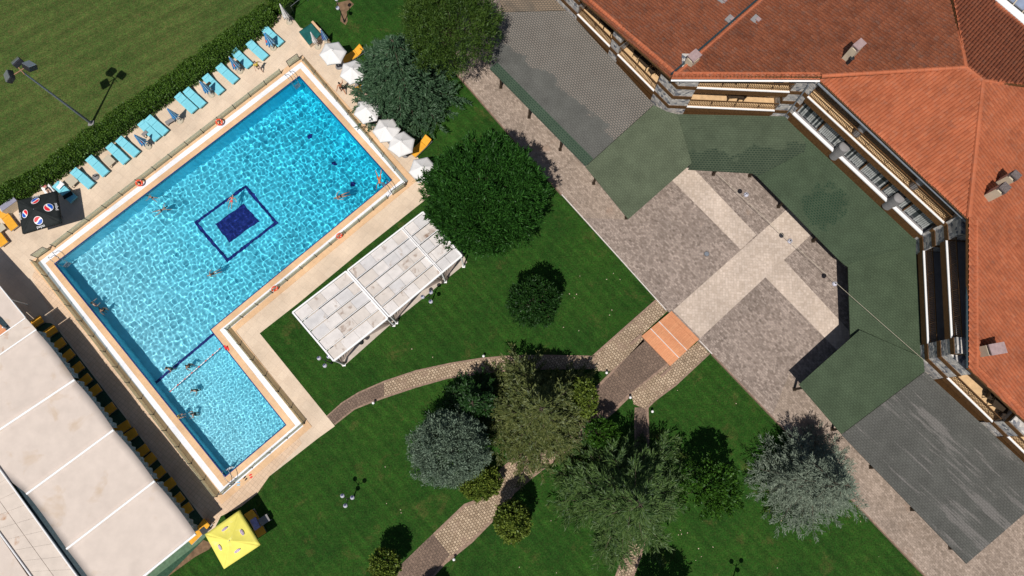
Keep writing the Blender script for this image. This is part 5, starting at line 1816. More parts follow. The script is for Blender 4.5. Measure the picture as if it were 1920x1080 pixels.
def globe_lamp(label, bx, by, az, h=2.55, n=3):
    b = P(bx, by, 0)
    r = thing('globe_lamp', label, 'garden lamp', b, az, 'garden lamps with globes')
    mb = MB(); mb.cyl((0, 0, 0), (0, 0, h), .05, .035, 10); mb.cyl((0, 0, 0), (0, 0, .35), .09, .07, 10); mb.build('post', M['darkmetal'], r)
    for k in range(n):
        t = 2 * math.pi * k / n
        e = Vector((.42 * math.cos(t), .42 * math.sin(t), h - .05))
        mb = MB(); mb.tube([Vector((0, 0, h - .35)), e * .6 + Vector((0, 0, h * .4 - .24)), Vector((e.x, e.y, h - .16))], .022, 6); ar = mb.build('arm', M['darkmetal'], r)
        mb = MB(); mb.ball(e + Vector((0, 0, .04)), .165, 16, 12); gl_ = mb.build('globe', M['globe'], ar, True)
        mb = MB(); mb.ball(e + Vector((0, .03, .15)), (.1, .1, .07), 12, 8)
        mb.build('cap', M['navycap'], ar, True)
    return r
globe_lamp('dark garden lamp with three globes on a bare patch at the top edge', 646, 41, R(100), 2.6, 2)
globe_lamp('dark garden lamp with three globes alone on the lower lawn', 663, 932, R(20), 2.2)
globe_lamp('dark garden lamp with globes beside the long gazebo', 809, 567, R(60), 2.2)
globe_lamp('dark garden lamp half behind the near corner of the square gazebo', 622, 681, R(40), 2.2)
globe_lamp('dark garden lamp rising from below the bottom edge, seen by its shadow', 1374, 1086, R(35), 2.2)
def bollard(label, px, py):
    b = P(px, py, .0)
    r = thing('path_light', label, 'path light', b, 0, 'small white path lights')
    mb = MB(); mb.cyl((0, 0, 0), (0, 0, .42), .05, .04, 10); mb.build('stem', M['darkmetal'], r)
    mb = MB(); mb.ball((0, 0, .48), .11, 12, 8); mb.build('globe', M['white'], r, True)
for x, y, t_ in ((907, 669, 'north side of the curved path'), (1136, 700, 'left edge of the dark path by the steps'), (1180, 746, 'grass corner between the dark path and the narrow path'), (1221, 772, 'right edge of the narrow path'), (852, 1047, 'lower garden path near the bottom edge'), (702, 756, 'lower side of the curved path near the pool deck')):
    bollard('small white globe light at the ' + t_, x, y)
# hanging lamps over the plaza and their cable
c0, c1 = P(1343, 324, 3.1), P(1738, 680, 4.6)
cb = thing('lamp_cable', 'thin sagging cable crossing the plaza corner to the hotel wall', 'cable', c0)
def cab(t): return c0.lerp(c1, t) - Vector((0, 0, .25 * 4 * t * (1 - t)))
mb = MB(c0); mb.tube([cab(k / 40) for k in range(41)], .014, 5); mb.build('wire', M['beige'], cb)
for k, (px, py, t_) in enumerate(((1399, 365, 'nearest the spotted green canopy'), (1481, 452, 'above the pale cross stripe of the plaza'), (1565, 532, 'at the shaded edge of the long green canopy'))):
    g = P(px, py, 2.85)
    r = thing('hanging_lamp', 'small blue grey hanging lamp ' + t_, 'lamp', g, 0, 'lamps hanging over the plaza')
    mb = MB(); mb.ball((0, 0, 0), (.2, .2, .18), 14, 9); mb.build('globe', M['globe'], r, True)
    mb = MB(); mb.cyl((0, 0, .1), (0, 0, .2), .09, .05, 10); mb.build('cap', M['darkmetal'], r)
    best = min((cab(i / 60) for i in range(61)), key=lambda q: (Vector((q.x, q.y)) - Vector((g.x, g.y))).length)
    mb = MB(); mb.cyl((0, 0, .2), best - g, .012, .012, 6); mb.build('cord', M['darkmetal'], r)
fd = P(1325, 476, PZ + .012)  # added dark disc standing in for a lamp's shadow on the paving
r = thing('lamp_shadow_disc', 'round dark drain cover for a lamp shadow on the brown paving left of the cross stripe', 'shading', fd)
mb = MB(); mb.cyl((0, 0, 0), (0, 0, .012), .2, .2, 20); mb.build('disc', M['greymetal'], r)
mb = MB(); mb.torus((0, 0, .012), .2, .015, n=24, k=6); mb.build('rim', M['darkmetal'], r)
bo = P(677, 641, 1.2)
r = thing('hanging_ball', 'round black ball against the gathered curtain of the square gazebo', 'ball', bo)
mb = MB(); mb.ball((0, 0, 0), (.22, .22, .26), 16, 10); mb.build('ball', M['black'], r, True)
mb = MB(); mb.cyl((0, 0, .2), (0, 0, 1.7), .012, .012, 6); mb.build('cord', M['darkmetal'], r)
# grey metal tub on the green ramp etc.
tb = P(388, 992, 0.03)
r = thing('storage_crate', 'small dark grey crate between the amber lounger and the yellow parasol', 'crate', tb, R(40))
mb = MB(); mb.box((0, 0, .2), (.55, .4, .4)); mb.build('crate_body', M['greymetal'], r, bevel=.02)
mb = MB(); mb.box((0, 0, .43), (.6, .45, .06)); mb.build('lid', M['darkmetal'], r)

# ================================================================== BALCONY FURNITURE
def bal_table(label, fc, t, dep, z, rz=0.0, sx=1.0, sy=.75):
    p = fc.at(t, dep, z)
    r = thing('balcony_table', label, 'table', p, fc.rot + rz, 'dark balcony tables')
    mb = MB(); mb.box((0, 0, .71), (sx, sy, .05)); mb.build('table_top', M['darkwood'], r, bevel=.01)
    for x in (-1, 1):
        for y in (-1, 1):
            mb = MB(); mb.box((x * sx * .42, y * sy * .42, .345), (.06, .06, .69)); mb.build('leg', M['darkwood'], r)
def bal_chair(label, fc, t, dep, z, rz):
    p = fc.at(t, dep, z)
    r = thing('balcony_chair', label, 'chair', p, fc.rot + rz, 'dark balcony chairs')
    mb = MB(); mb.box((0, 0, .42), (.5, .5, .06)); mb.build('seat', M['darkwood'], r, bevel=.01)
    mb = MB(); mb.box((0, -.24, .68), (.5, .05, .5), 0, 0, 0, R(8)); mb.build('backrest', M['darkwood'], r)
    for x in (-1, 1):
        for y in (-1, 1):
            mb = MB(); mb.box((x * .22, y * .22, .195), (.045, .045, .39)); mb.build('leg', M['darkwood'], r)
        mb = MB(); mb.box((x * .25, 0, .63), (.05, .48, .04)); mb.build('arm_rest', M['darkwood'], r)
bal_table('dark table on the upper left single balcony', f1, .34, .95, 4.35)
bal_chair('dark chair left of the table on the upper left single balcony', f1, .27, 1.0, 4.35, R(-80))
bal_chair('dark chair right of the table on the upper left single balcony', f1, .405, .9, 4.35, R(80))
bal_table('dark table on the single balcony nearest the roof corner', f1, .68, .95, 4.35)
bal_chair('dark chair left of the table on the balcony nearest the roof corner', f1, .60, 1.0, 4.35, R(-85))
bal_chair('dark chair right of the table on the balcony nearest the roof corner', f1, .755, .9, 4.35, R(75))
bal_table('dark table in the middle of the lower south balcony', f2, .53, .9, 4.35, .1)
bal_chair('dark chair beside the table on the lower south balcony', f2, .6, .85, 4.35, R(85))
bal_table('dark table in the middle of the upper south balcony', f2, .50, .75, 7.3, .15, .9, .7)
bal_chair('dark chair at the right end of the upper south balcony', f2, .80, .7, 7.3, R(60))
bal_table('dark table on the tiled balcony at the right edge', f5, .56, 1.05, 4.35, .3, 1.1, .9)
bal_chair('dark chair pulled out on the tiled balcony at the right edge', f5, .475, 1.05, 4.35, R(-70))

# ================================================================== VEGETATION
def unit(v): return v / np.maximum(np.linalg.norm(v, axis=-1, keepdims=True), 1e-9)
def leaves(name, C, D, Nn, L, Wd, mat, parent, org=(0, 0, 0)):
    """one diamond shaped leaf or needle spray per row: base C, direction D, face normal Nn"""
    D = unit(D)
    S = unit(np.cross(D, Nn))
    L = np.asarray(L).reshape(-1, 1)
    Wd = np.asarray(Wd).reshape(-1, 1)
    up = unit(np.cross(S, D))
    A = C
    B = C + D * L * .5 + S * Wd * .5 + up * Wd * .18
    T = C + D * L
    E_ = C + D * L * .5 - S * Wd * .5 + up * Wd * .18
    V = np.stack([A, B, T, E_], 1).reshape(-1, 3) - np.array(org)
    Fq = np.arange(len(V)).reshape(-1, 4)
    return np_mesh(name, V, Fq, mat, parent)
def rnd_dir(n, rng):
    v = rng.normal(size=(n, 3))
    return unit(v)
def vnoise(p, s, seed=0.0):
    return np.array([noise.noise(Vector((x * s + seed, y * s - seed, z * s))) for x, y, z in p])
def trunk_mesh(name, root, pts, r0, r1, limbs, mat=None):
    mb = MB()
    n = len(pts) - 1
    for i in range(n):
        mb.cyl(pts[i], pts[i + 1], r0 + (r1 - r0) * i / n, r0 + (r1 - r0) * (i + 1) / n, 8)
    for a, b, ra, rb in limbs: mb.cyl(a, b, ra, rb, 5, cap=False)
    return mb.build(name, mat or M['bark'], root, True)
def round_tree(name, label, px, py, zc, rx, ry, rz, mat, seed, tufts=1500, per=16, leaf=(.26, .05), upw=.7, lump=.18, group=None, cat='tree', fill=.35, trunk_r=.2, open_=0.0, spread=.75, lumps=1.1, clus=None):
    """rounded crown of many outward-pointing leaf tufts; px, py is where the middle of the crown shows in the photograph"""
    rng = np.random.default_rng(seed)
    c = P(px, py, zc)
    root = thing(name, label, cat, (c.x, c.y, 0), 0, group)
    d = rnd_dir(tufts, rng)
    d[:, 2] = np.where(d[:, 2] < -.45, -d[:, 2], d[:, 2])
    nn = vnoise(d, lumps * 1.6, seed)
    n2 = vnoise(d, lumps * 4.0, seed + 9)
    if open_ > 0:
        keep = (n2 + .35 * nn) > -open_
        d, nn, n2 = d[keep], nn[keep], n2[keep]
    rad = 1 + lump * nn + lump * .75 * n2
    depth = 1 - fill * rng.random(len(d)) ** 1.6
    pos = d * np.array([rx, ry, rz]) * (rad * depth)[:, None] + np.array([0, 0, zc])
    outn = unit(d / np.array([rx, ry, rz]))
    k = len(pos)
    C = np.repeat(pos, per, 0)
    base = unit(np.repeat(outn, per, 0) * (1 - upw * .5) + np.array([0, 0, upw]))
    D = unit(base + rng.normal(size=C.shape) * spread)
    C = C + rng.normal(size=C.shape) * (leaf[0] * .35 if clus is None else clus * .55)
    Nn = rnd_dir(len(C), rng) * .7 + base * .6
    L = leaf[0] * rng.uniform(.65, 1.25, len(C))
    leaves('crown', C, D, Nn, L, leaf[1] * rng.uniform(.7, 1.3, len(C)), mat, root)
    limbs = []
    for i in rng.choice(len(pos), min(46, len(pos)), False):
        z0 = zc - rz * rng.uniform(.3, .9)
        limbs.append(((0, 0, max(z0, .6)), tuple(pos[i] * .95 + np.array([0, 0, zc * .05])), trunk_r * .35, .015))
    trunk_mesh('trunk', root, [(0, 0, 0), (.05, .03, zc * .4), (0, 0, zc), (0, 0, zc + rz * .5)], trunk_r, trunk_r * .25, limbs)
    return root
def conifer(name, label, bpx, bpy, h, R0, mat, seed, levels=26, per=7, droop=.15, twigs=14, needle=(.3, .075), nper=9, lift=.12, group=None, shape=.85, z0=.8, irregular=.3, flat=.35, lean=(0, 0), twl=.42):
    """tiered crown: whorls of boughs carrying side twigs with needle sprays; bpx, bpy is the foot of the trunk"""
    rng = np.random.default_rng(seed)
    b = P(bpx, bpy, 0)
    root = thing(name, label, 'tree', b, 0, group)
    Cs, Ds, Ns = [], [], []
    limbs = []
    for l in range(levels):
        t = l / (levels - 1)
        z = z0 + (h - z0) * t
        Lb0 = R0 * (1 - t) ** shape + .22
        m_ = max(3, int(round(per * (1 - .45 * t))))
        ph = rng.uniform(0, 6.28)
        for i in range(m_):
            az = ph + 2 * math.pi * i / m_ + rng.normal() * .25
            Lb = Lb0 * (1 + rng.normal() * irregular * .6)
            Lb = max(.25, min(Lb, R0 * 1.25))
            dr = np.array([math.cos(az), math.sin(az), 0])
            o = np.array([lean[0] * t, lean[1] * t, z + rng.normal() * .12])
            def bp(s): return o + dr * Lb * s + np.array([0, 0, Lb * (lift * s - droop * s * s * 1.6)])
            limbs.append((tuple(o), tuple(bp(.55)), .035 * (1 - t) + .014, .02))
            limbs.append((tuple(bp(.55)), tuple(bp(1.0)), .02, .006))
            nt_ = max(4, int(twigs * (Lb / R0) ** .7))
            for k in range(nt_):
                s = .14 + .86 * (k + rng.random()) / nt_
                side = 1 if k % 2 else -1
                q = bp(s)
                ang = az + side * rng.uniform(.55, 1.15)
                if s > .93: ang = az + rng.normal() * .2
                tl = Lb * twl * (1.05 - .7 * s) + .18
                tl *= rng.uniform(.7, 1.25)
                td = np.array([math.cos(ang), math.sin(ang), rng.normal() * .14 - droop * .5 + lift * .5])
                nn_ = max(3, int(nper * (tl / .5) ** .8))
                for j in range(nn_):
                    u = (j + rng.random()) / nn_
                    for sd in (-1, 1):
                        a2 = ang + sd * rng.uniform(.35, .8)
                        Cs.append(q + td * tl * u + rng.normal(size=3) * .025)
                        Ds.append(np.array([math.cos(a2), math.sin(a2), rng.normal() * flat + .12]))
                        Ns.append(np.array([rng.normal() * .5, rng.normal() * .5, 1.0]))
    Cs, Ds, Ns = np.array(Cs), np.array(Ds), np.array(Ns)
    L = needle[0] * rng.uniform(.6, 1.25, len(Cs))
    leaves('crown', Cs, Ds, Ns, L, needle[1] * rng.uniform(.7, 1.3, len(Cs)), mat, root)
    trunk_mesh('trunk', root, [(0, 0, 0), (lean[0] * .5, lean[1] * .5, h * .5), (lean[0], lean[1], h)], .2, .03, limbs)
    return root
round_tree('broad_tree', 'huge round dense green tree between the gazebo and the plaza', 909, 368, 6.3, 4.15, 4.1, 3.6, LEAF['stone'], 3, 2900, 26, (.33, .075), .75, .2, spread=.5, fill=.36, lumps=2.3, open_=.5, clus=.17)
round_tree('pine_tree', 'broad mid green pine at the top edge with bare twigs showing', 843, 52, 6.2, 3.6, 3.3, 2.7, LEAF['pine'], 5, 1300, 32, (.27, .05), .55, .26, clus=.27, open_=.32, spread=.8, fill=.4, lumps=1.6)
conifer('cedar_tree', 'dark blue green cedar with drooping boughs over the white parasols', 765, 176, 8.0, 3.7, LEAF['cedar'], 8, 25, 8, .32, 15, (.30, .085), 8, .06, z0=1.6, irregular=.42)
round_tree('small_tree', 'small dark green tree standing alone on the lawn by the plaza', 1000, 566, 3.6, 1.85, 1.65, 1.9, LEAF['dark'], 13, 420, 18, (.24, .1), .4, .2, open_=.5, spread=.9, trunk_r=.1)
conifer('olive_cedar', 'olive yellow cedar at the bend of the garden path', 1006, 776, 9.2, 3.8, LEAF['olive'], 21, 24, 7, .20, 14, (.29, .075), 8, .1, z0=1.0, irregular=.32)
round_tree('blue_spruce', 'blue grey spruce at the lower middle of the lawn', 842, 842, 4.2, 2.75, 2.5, 3.0, LEAF['spruce'], 31, 1250, 28, (.19, .06), .6, .26, fill=.45, open_=.42, spread=.75, lumps=2.3, clus=.2)
conifer('dark_evergreen', 'dark evergreen tree in shade between the blue spruce and the olive cedar', 893, 762, 5.6, 1.9, LEAF['dark'], 37, 18, 7, .15, 12, (.26, .09), 7, .12, z0=.6)
conifer('green_cedar', 'sprawling green cedar right of the garden path with long feathery boughs', 1158, 925, 9.6, 4.35, LEAF['green'], 45, 16, 7, .24, 15, (.38, .06), 9, .14, z0=.9, irregular=.5, flat=.25, shape=.8, twl=.36)
conifer('silver_cedar', 'silver grey cedar by the lower plaza edge with spiky boughs', 1488, 896, 8.6, 3.05, LEAF['silver'], 52, 22, 7, .16, 13, (.29, .05), 8, .12, z0=1.0, irregular=.38)
round_tree('magnolia_tree', 'loose bright green tree between the green and the silver cedars', 1334, 915, 3.9, 2.2, 2.1, 1.9, LEAF['bright'], 58, 420, 17, (.24, .11), .4, .22, open_=.34, spread=.95, fill=.6, trunk_r=.12)
round_tree('young_tree', 'light green leafy tree against the right side of the olive cedar', 1092, 745, 3.4, 1.0, 1.3, 1.4, LEAF['bush'], 61, 210, 16, (.22, .1), .4, .2, open_=.5, trunk_r=.08)
round_tree('young_tree', 'small bright green tree in shade between the olive and the green cedar', 1128, 812, 2.6, 1.2, 1.0, 1.2, LEAF['bright'], 62, 230, 16, (.2, .09), .4, .2, open_=.5, trunk_r=.08)
round_tree('yellow_green_bush', 'yellow green bush at the foot of the blue spruce', 899, 904, 1.5, 1.5, 1.2, 1.4, LEAF['bush'], 64, 380, 16, (.2, .11), .5, .2, cat='bush', trunk_r=.06)
round_tree('yellow_green_bush', 'egg shaped yellow green bush right of the garden path', 961, 977, 2.5, 1.2, 1.35, 2.2, LEAF['bush'], 65, 430, 16, (.2, .11), .5, .16, cat='bush', trunk_r=.06)
round_tree('yellow_green_bush', 'yellow green bush cut by the bottom edge left of the garden path', 722, 1060, 2.3, 1.05, 1.05, 1.2, LEAF['bush'], 66, 330, 16, (.18, .1), .5, .12, cat='bush', trunk_r=.06)
round_tree('yellow_green_bush', 'bush beyond the bottom edge casting its shadow on the garden path', 800, 1139, 2.2, 1.0, 1.0, 1.1, LEAF['bush'], 67, 280, 14, (.2, .11), .5, .16, cat='bush', trunk_r=.06)
round_tree('broad_tree', 'tree beyond the bottom edge casting a rounded shadow on the lawn', 1250, 1145, 3.8, 1.7, 1.6, 1.6, LEAF['dark'], 68, 420, 15, (.26, .1), .5, .25, open_=.5, trunk_r=.1)
# clipped hedge along the sports field
def hedge(label, cl, wd, h, seed, dens=330):
    rng = np.random.default_rng(seed)
    pts = [P(x, y, h * .6) for x, y in cl]
    org = Vector((pts[0].x, pts[0].y, 0))
    root = thing('hedge', label, 'hedge', org)
    Cs, Ns = [], []
    mb = MB(org)
    for (a, b, w0, w1) in zip(pts[:-1], pts[1:], wd[:-1], wd[1:]):
        d = b - a
        L = d.length
        u = d.normalized()
        s = Vector((-u.y, u.x, 0))
        k = int(L * (w0 + w1 + h * 2) * dens * .5)
        t = rng.random(k)
        wloc = (w0 + (w1 - w0) * t) * .5
        v = rng.uniform(-1, 1, k)
        face = rng.random(k)
        hx = np.where(face < .55, h * rng.uniform(.86, 1.06, k), h * rng.random(k))
        vv = np.where(face < .55, v * wloc, np.sign(v) * wloc * rng.uniform(.88, 1.1, k))
        wob = np.array([noise.noise(Vector((a.x + d.x * tt, a.y + d.y * tt, 0)) * .9) for tt in t])
        hx = hx * (1 + .16 * wob)
        vv = vv * (1 + .22 * wob)
        C = np.array(a)[None, :] + t[:, None] * np.array(d) + vv[:, None] * np.array(s)
        C[:, 2] = hx
        Cs.append(C)
        nv = np.stack([np.where(face < .55, 0, np.sign(v) * s.x), np.where(face < .55, 0, np.sign(v) * s.y), np.where(face < .55, 1.0, .3)], -1)
        Ns.append(nv)
        m_ = w0 * .36
        mb.prism([a + s * m_, a - s * m_, b - s * w1 * .36, b + s * w1 * .36], 0.0, h * .82)
    C, Nn = np.concatenate(Cs), np.concatenate(Ns)
    D = unit(Nn + rng.normal(size=C.shape) * .8)
    leaves('foliage', C, D, Nn + rng.normal(size=C.shape) * .5, .17 * rng.uniform(.7, 1.3, len(C)), .085 * rng.uniform(.7, 1.3, len(C)), LEAF['hedge'], root, org)
    mb.build('woody_core', M['hedgecore'], root)
hedge('long clipped hedge between the sports field and the row of turquoise sunloungers', [(-20, 382), (10, 366), (85, 326), (165, 270), (270, 196), (370, 126), (480, 44), (507, 20)], [1.2, 1.3, 1.25, 1.5, 1.5, 1.5, 1.6, 1.3], 1.25, 71)
hedge('short clipped hedge stub at the top edge beside the closed white parasol', [(512, -8), (526, 2), (543, 14)], [1.6, 1.5, 1.0], 1.3, 72)
# fallen pale petals and leaves scattered on the lawns
rng = np.random.default_rng(77)
C = []
for x0, y0, x1, y1, n in ((1030, 500, 1180, 650, 26), (1240, 940, 1700, 1075, 34), (500, 640, 860, 760, 8), (600, 820, 760, 1000, 8), (1230, 700, 1400, 800, 8), (850, 970, 1080, 1080, 8)):
    for _ in range(n // 2):
        p = P(rng.uniform(x0, x1), rng.uniform(y0, y1), .03)
        C.append((p.x, p.y, .03))
C = np.array(C)
o = leaves('fallen_petals', C, rng.normal(size=C.shape) * np.array([1, 1, .1]), np.tile([0, 0, 1.0], (len(C), 1)) + rng.normal(size=C.shape) * .2, rng.uniform(.06, .13, len(C)), rng.uniform(.05, .09, len(C)), plain('petal', (.55, .42, .32), .8, .3, 9), None)
setp(o, 'pale fallen petals and leaves scattered over the lawns', 'petals', kind='stuff')
# short grass tufts so the lawns are not a flat sheet
def tufts(name, label, boxes, n, mat, L=(.05, .11)):
    rng = np.random.default_rng(91)
    C = []
    for (x0, y0, x1, y1), k in zip(boxes, n):
        xs, ys = rng.uniform(x0, x1, k), rng.uniform(y0, y1, k)
        a = (xs - 960) / F
        b = -(ys - 540) / F
        t = CH / (_c - b * _s)
        C.append(np.stack([a * t, (b * _c + _s) * t, np.full(k, .005)], -1))
    return np.concatenate(C), rng

# ================================================================== PEOPLE
SKIN = [plain('skin_tan', (.36, .20, .13), .55, .08, 9), plain('skin_fair', (.48, .31, .225), .55, .08, 9), plain('skin_red', (.50, .215, .115), .55, .08, 9)]
def remeshed(mb, name, mat, parent, voxel, caustic=True):
    me = bpy.data.meshes.new(name)
    me.from_pydata(mb.v, [], mb.f)
    o = bpy.data.objects.new(name, me)
    COL.objects.link(o)
    md = o.modifiers.new('remesh', 'REMESH')
    md.mode = 'VOXEL'
    md.voxel_size = voxel
    sm = o.modifiers.new('smooth', 'SMOOTH')
    sm.iterations = 3
    sm.factor = .5
    dg = bpy.context.evaluated_depsgraph_get()
    m2 = bpy.data.meshes.new_from_object(o.evaluated_get(dg))
    o.modifiers.clear()
    o.data = m2
    bpy.data.meshes.remove(me)
    m2.name = name
    m2.materials.clear()
    m2.materials.append(mat)
    m2.shade_smooth()
    o.parent = parent
    if caustic: o.cycles.is_caustics_receiver = True
    return o
def limb(mb, pts, rs):
    for (a, b), (ra, rb) in zip(zip(pts[:-1], pts[1:]), zip(rs[:-1], rs[1:])):
        mb.cyl(a, b, ra, rb, 10)
        mb.ball(b, rb, 8, 6)
    mb.ball(pts[0], rs[0], 8, 6)
def person(label, loc, rot, pose, skin, clothes, hair='short', s=1.0, cat='person'):
    """body frame: x right, y front, z towards the head, origin at the pelvis.
    pose: dict with upper/lower directions of each limb and the head direction"""
    root = thing('person', label, cat, loc)
    root.rotation_euler = rot.to_euler()
    root.scale = (s * .92,) * 3
    V_ = Vector
    mb = MB()
    pel, ch, nk = V_((0, 0, 0)), V_((0, .01, .34)), V_((0, 0, .5))
    bend = pose.get('torso')
    if bend:
        q = Matrix.Rotation(bend, 3, 'X')
        ch, nk = q @ ch, q @ nk
    else: q = Matrix.Identity(3)
    hd = q @ V_(pose.get('head', (0, .03, 1))).normalized()
    # trunk
    mb.ball(pel + V_((0, 0, .0)), (.155, .105, .12), 14, 10)
    mb.ball(q @ V_((0, .005, .14)), (.135, .09, .15), 14, 10, q=q)
    mb.ball(q @ V_((0, .01, .32)), (.165, .108, .16), 14, 10, q=q)
    mb.ball(q @ V_((0, 0, .43)), (.17, .07, .06), 14, 10, q=q)
    limb(mb, [nk - hd * .06, nk + hd * .06], [.058, .052])
    hc = nk + hd * .17
    # skull, jaw, nose, ears
    hx = q @ V_((1, 0, 0))
    hx = (hx - hd * hx.dot(hd)).normalized()
    hf = hd.cross(hx)
    hq = Matrix((hx, hf, hd)).transposed()
    mb.ball(hc + hd * .015, (.076, .095, .105), 14, 10, q=hq)
    mb.ball(hc - hd * .06 + hf * .03, (.055, .06, .055), 12, 8, q=hq)
    mb.ball(hc + hf * .1 - hd * .015, (.014, .022, .024), 8, 6, q=hq)
    for sx in (-1, 1): mb.ball(hc + hx * .08 * sx - hd * .01 - hf * .01, (.012, .022, .032), 8, 6, q=hq)
    jt = {}
    for nm, sx in (('R', 1), ('L', -1)):
        sh = q @ V_((.185 * sx, 0, .43))
        a1, a2 = [V_(d).normalized() for d in pose['arm' + nm]]
        el = sh + a1 * .28
        wr = el + a2 * .25
        limb(mb, [sh, sh + a1 * .13, el, el + a2 * .07, wr], [.055, .048, .038, .042, .027])
        side = a2.cross(V_((0, 1, .2))).normalized()
        pn = side.cross(a2)
        qh = Matrix((side, pn, a2)).transposed()
        mb.ball(wr + a2 * .05, (.04, .019, .055), 10, 7, q=qh)
        for i, ln in enumerate((.062, .074, .07, .055)):
            b0 = wr + a2 * .09 + side * (.028 - .0187 * i)
            d1 = (a2 + side * (.16 - .1 * i) + pn * .12).normalized()
            b1 = b0 + d1 * ln * .55
            b2 = b1 + (d1 + pn * .3).normalized() * ln * .5
            limb(mb, [b0, b1, b2], [.0095, .0088, .0075])
        t0 = wr + a2 * .03 + side * .035
        limb(mb, [t0, t0 + (side + a2 * .7).normalized() * .035, t0 + (side * .5 + a2).normalized() * .062], [.012, .01, .0085])
        hp = V_((.088 * sx, 0, -.04))
        l1, l2 = [V_(d).normalized() for d in pose['leg' + nm]]
        kn = hp + l1 * .42
        an = kn + l2 * .41
        limb(mb, [hp, hp + l1 * .15, kn, kn + l2 * .12, an], [.092, .08, .054, .057, .034])
        ft = V_(pose.get('foot' + nm, (0, 1, -.25))).normalized()
        limb(mb, [an + l2 * .03 - ft * .04, an + l2 * .035 + ft * .08, an + l2 * .04 + ft * .16], [.035, .034, .022])
        jt[nm] = (hp, l1, sh, a1)
    remeshed(mb, 'body', skin, root, .011)
    # hair
    hb_ = MB()
    hb_.ball(hc + hd * .035 - hf * .02, (.086, .098, .095), 14, 10, q=hq)
    hb_.ball(hc - hf * .06 - hd * .01, (.07, .05, .085), 12, 8, q=hq)
    if hair == 'long':
        hb_.ball(hc - hf * .075 - hd * .1, (.075, .04, .13), 12, 8, q=hq)
    if hair == 'bun': hb_.ball(hc + hd * .1 - hf * .05, .05, 10, 8)
    ho = remeshed(hb_, 'hair', M['hair'], root, .012)
    eb = MB()
    for sx in (-1, 1): eb.ball(hc + hf * .093 + hx * .03 * sx + hd * .012, .011, 8, 6)
    eb.build('eyes', M['hair'], root)
    for kind, mat in clothes:
        cb = MB()
        if kind in ('trunks', 'bottom', 'suit'):
            cb.ball(pel, (.167, .117, .115), 14, 10)
            ln = .2 if kind == 'trunks' else .05
            for nm in 'RL':
                hp, l1, sh, a1 = jt[nm]
                limb(cb, [hp, hp + l1 * ln], [.101, .094 if kind == 'trunks' else .09])
        if kind == 'suit':
            cb.ball(q @ V_((0, .005, .14)), (.147, .102, .15), 14, 10, q=q)
            cb.ball(q @ V_((0, .012, .3)), (.172, .12, .1), 14, 10, q=q)
        if kind == 'top':
            cb.ball(q @ V_((0, .012, .33)), (.173, .119, .065), 14, 10, q=q)
            for sx in (-1, 1): cb.ball(q @ V_((.07 * sx, .085, .33)), .06, 10, 8)
        if kind == 'shirt':
            cb.ball(q @ V_((0, .005, .14)), (.15, .106, .17), 14, 10, q=q)
            cb.ball(q @ V_((0, .01, .32)), (.18, .122, .16), 14, 10, q=q)
            for nm in 'RL':
                hp, l1, sh, a1 = jt[nm]
                limb(cb, [sh, sh + a1 * .14], [.066, .058])
        remeshed(cb, {'trunks': 'swim_trunks', 'bottom': 'bikini_bottom', 'top': 'bikini_top', 'suit': 'swimsuit', 'shirt': 'shirt'}[kind], mat, root, .013)
    return root
def frame(zdir, ydir):
    z = Vector(zdir).normalized()
    y = Vector(ydir)
    y = (y - z * y.dot(z)).normalized()
    x = y.cross(z)
    return Matrix((x, y, z)).transposed()
def pxdir(px, py, dx, dy):
    a, b = P(px, py), P(px + dx, py + dy)
    v = b - a
    return v.normalized()
DN = (0, 0, -1)
STAND = dict(armR=[(.25, .05, -1), (.15, .3, -1)], armL=[(-.25, .05, -1), (-.15, .3, -1)], legR=[(.05, .02, -1), (.02, -.03, -1)], legL=[(-.05, .02, -1), (-.02, -.03, -1)])
WALK = dict(armR=[(.45, .55, -.8), (.3, .9, -.3)], armL=[(-.6, -.3, -.8), (-.5, -.1, -.9)], legR=[(.03, -.32, -1), (.0, -.55, -1)], legL=[(-.03, .5, -1), (0, .05, -1)], head=(0, .1, 1), footL=(0, 1, 0), footR=(0, .8, -.6))
SIT = dict(armR=[(.3, .5, -.8), (-.1, .9, -.3)], armL=[(-.3, .5, -.8), (.1, .9, -.3)], legR=[(.15, 1, -.05), (0, .25, -1)], legL=[(-.2, 1, -.05), (0, .45, -1)], torso=R(-8))
FLOAT = dict(armR=[(.5, .1, -.9), (.3, .1, -1)], armL=[(-.8, .1, -.5), (-.5, .1, -.8)], legR=[(.14, .05, -1), (.05, -.15, -1)], legL=[(-.16, .1, -1), (-.05, -.12, -1)], footR=(0, .3, -1), footL=(0, .3, -1))
SWIM = dict(armR=[(.6, .25, .9), (.3, .3, 1)], armL=[(-1, .3, .2), (-.6, .5, .8)], legR=[(.2, .1, -1), (.25, -.25, -1)], legL=[(-.24, .05, -1), (-.3, -.2, -1)], footR=(0, -.1, -1), footL=(0, -.1, -1), head=(0, -.25, 1))
TREAD = dict(armR=[(.35, .3, -.9), (-.1, .95, .15)], armL=[(-.35, .35, -.9), (.05, .95, .2)], legR=[(.08, .1, -1), (.03, -.12, -1)], legL=[(-.08, .06, -1), (-.02, -.16, -1)])
LIE = dict(armR=[(.5, .1, .75), (-.7, .05, .7)], armL=[(-.5, .1, .75), (.7, .05, .7)], legR=[(.1, .02, -1), (.03, -.02, -1)], legL=[(-.1, .02, -1), (-.03, -.02, -1)], footR=(.2, 1, -.5), footL=(-.2, 1, -.5), torso=R(12))
BLK, REDM, ORG, PINK, YEL = M['black'], M['redflag'], plain('orange_trunks', (.6, .16, .03), .7, .1, 8), plain('pink_suit', (.65, .06, .13), .7, .1, 8), plain('yellow_top', (.7, .5, .08), .7, .15, 12)
def at(px, py, z): return P(px, py, z)
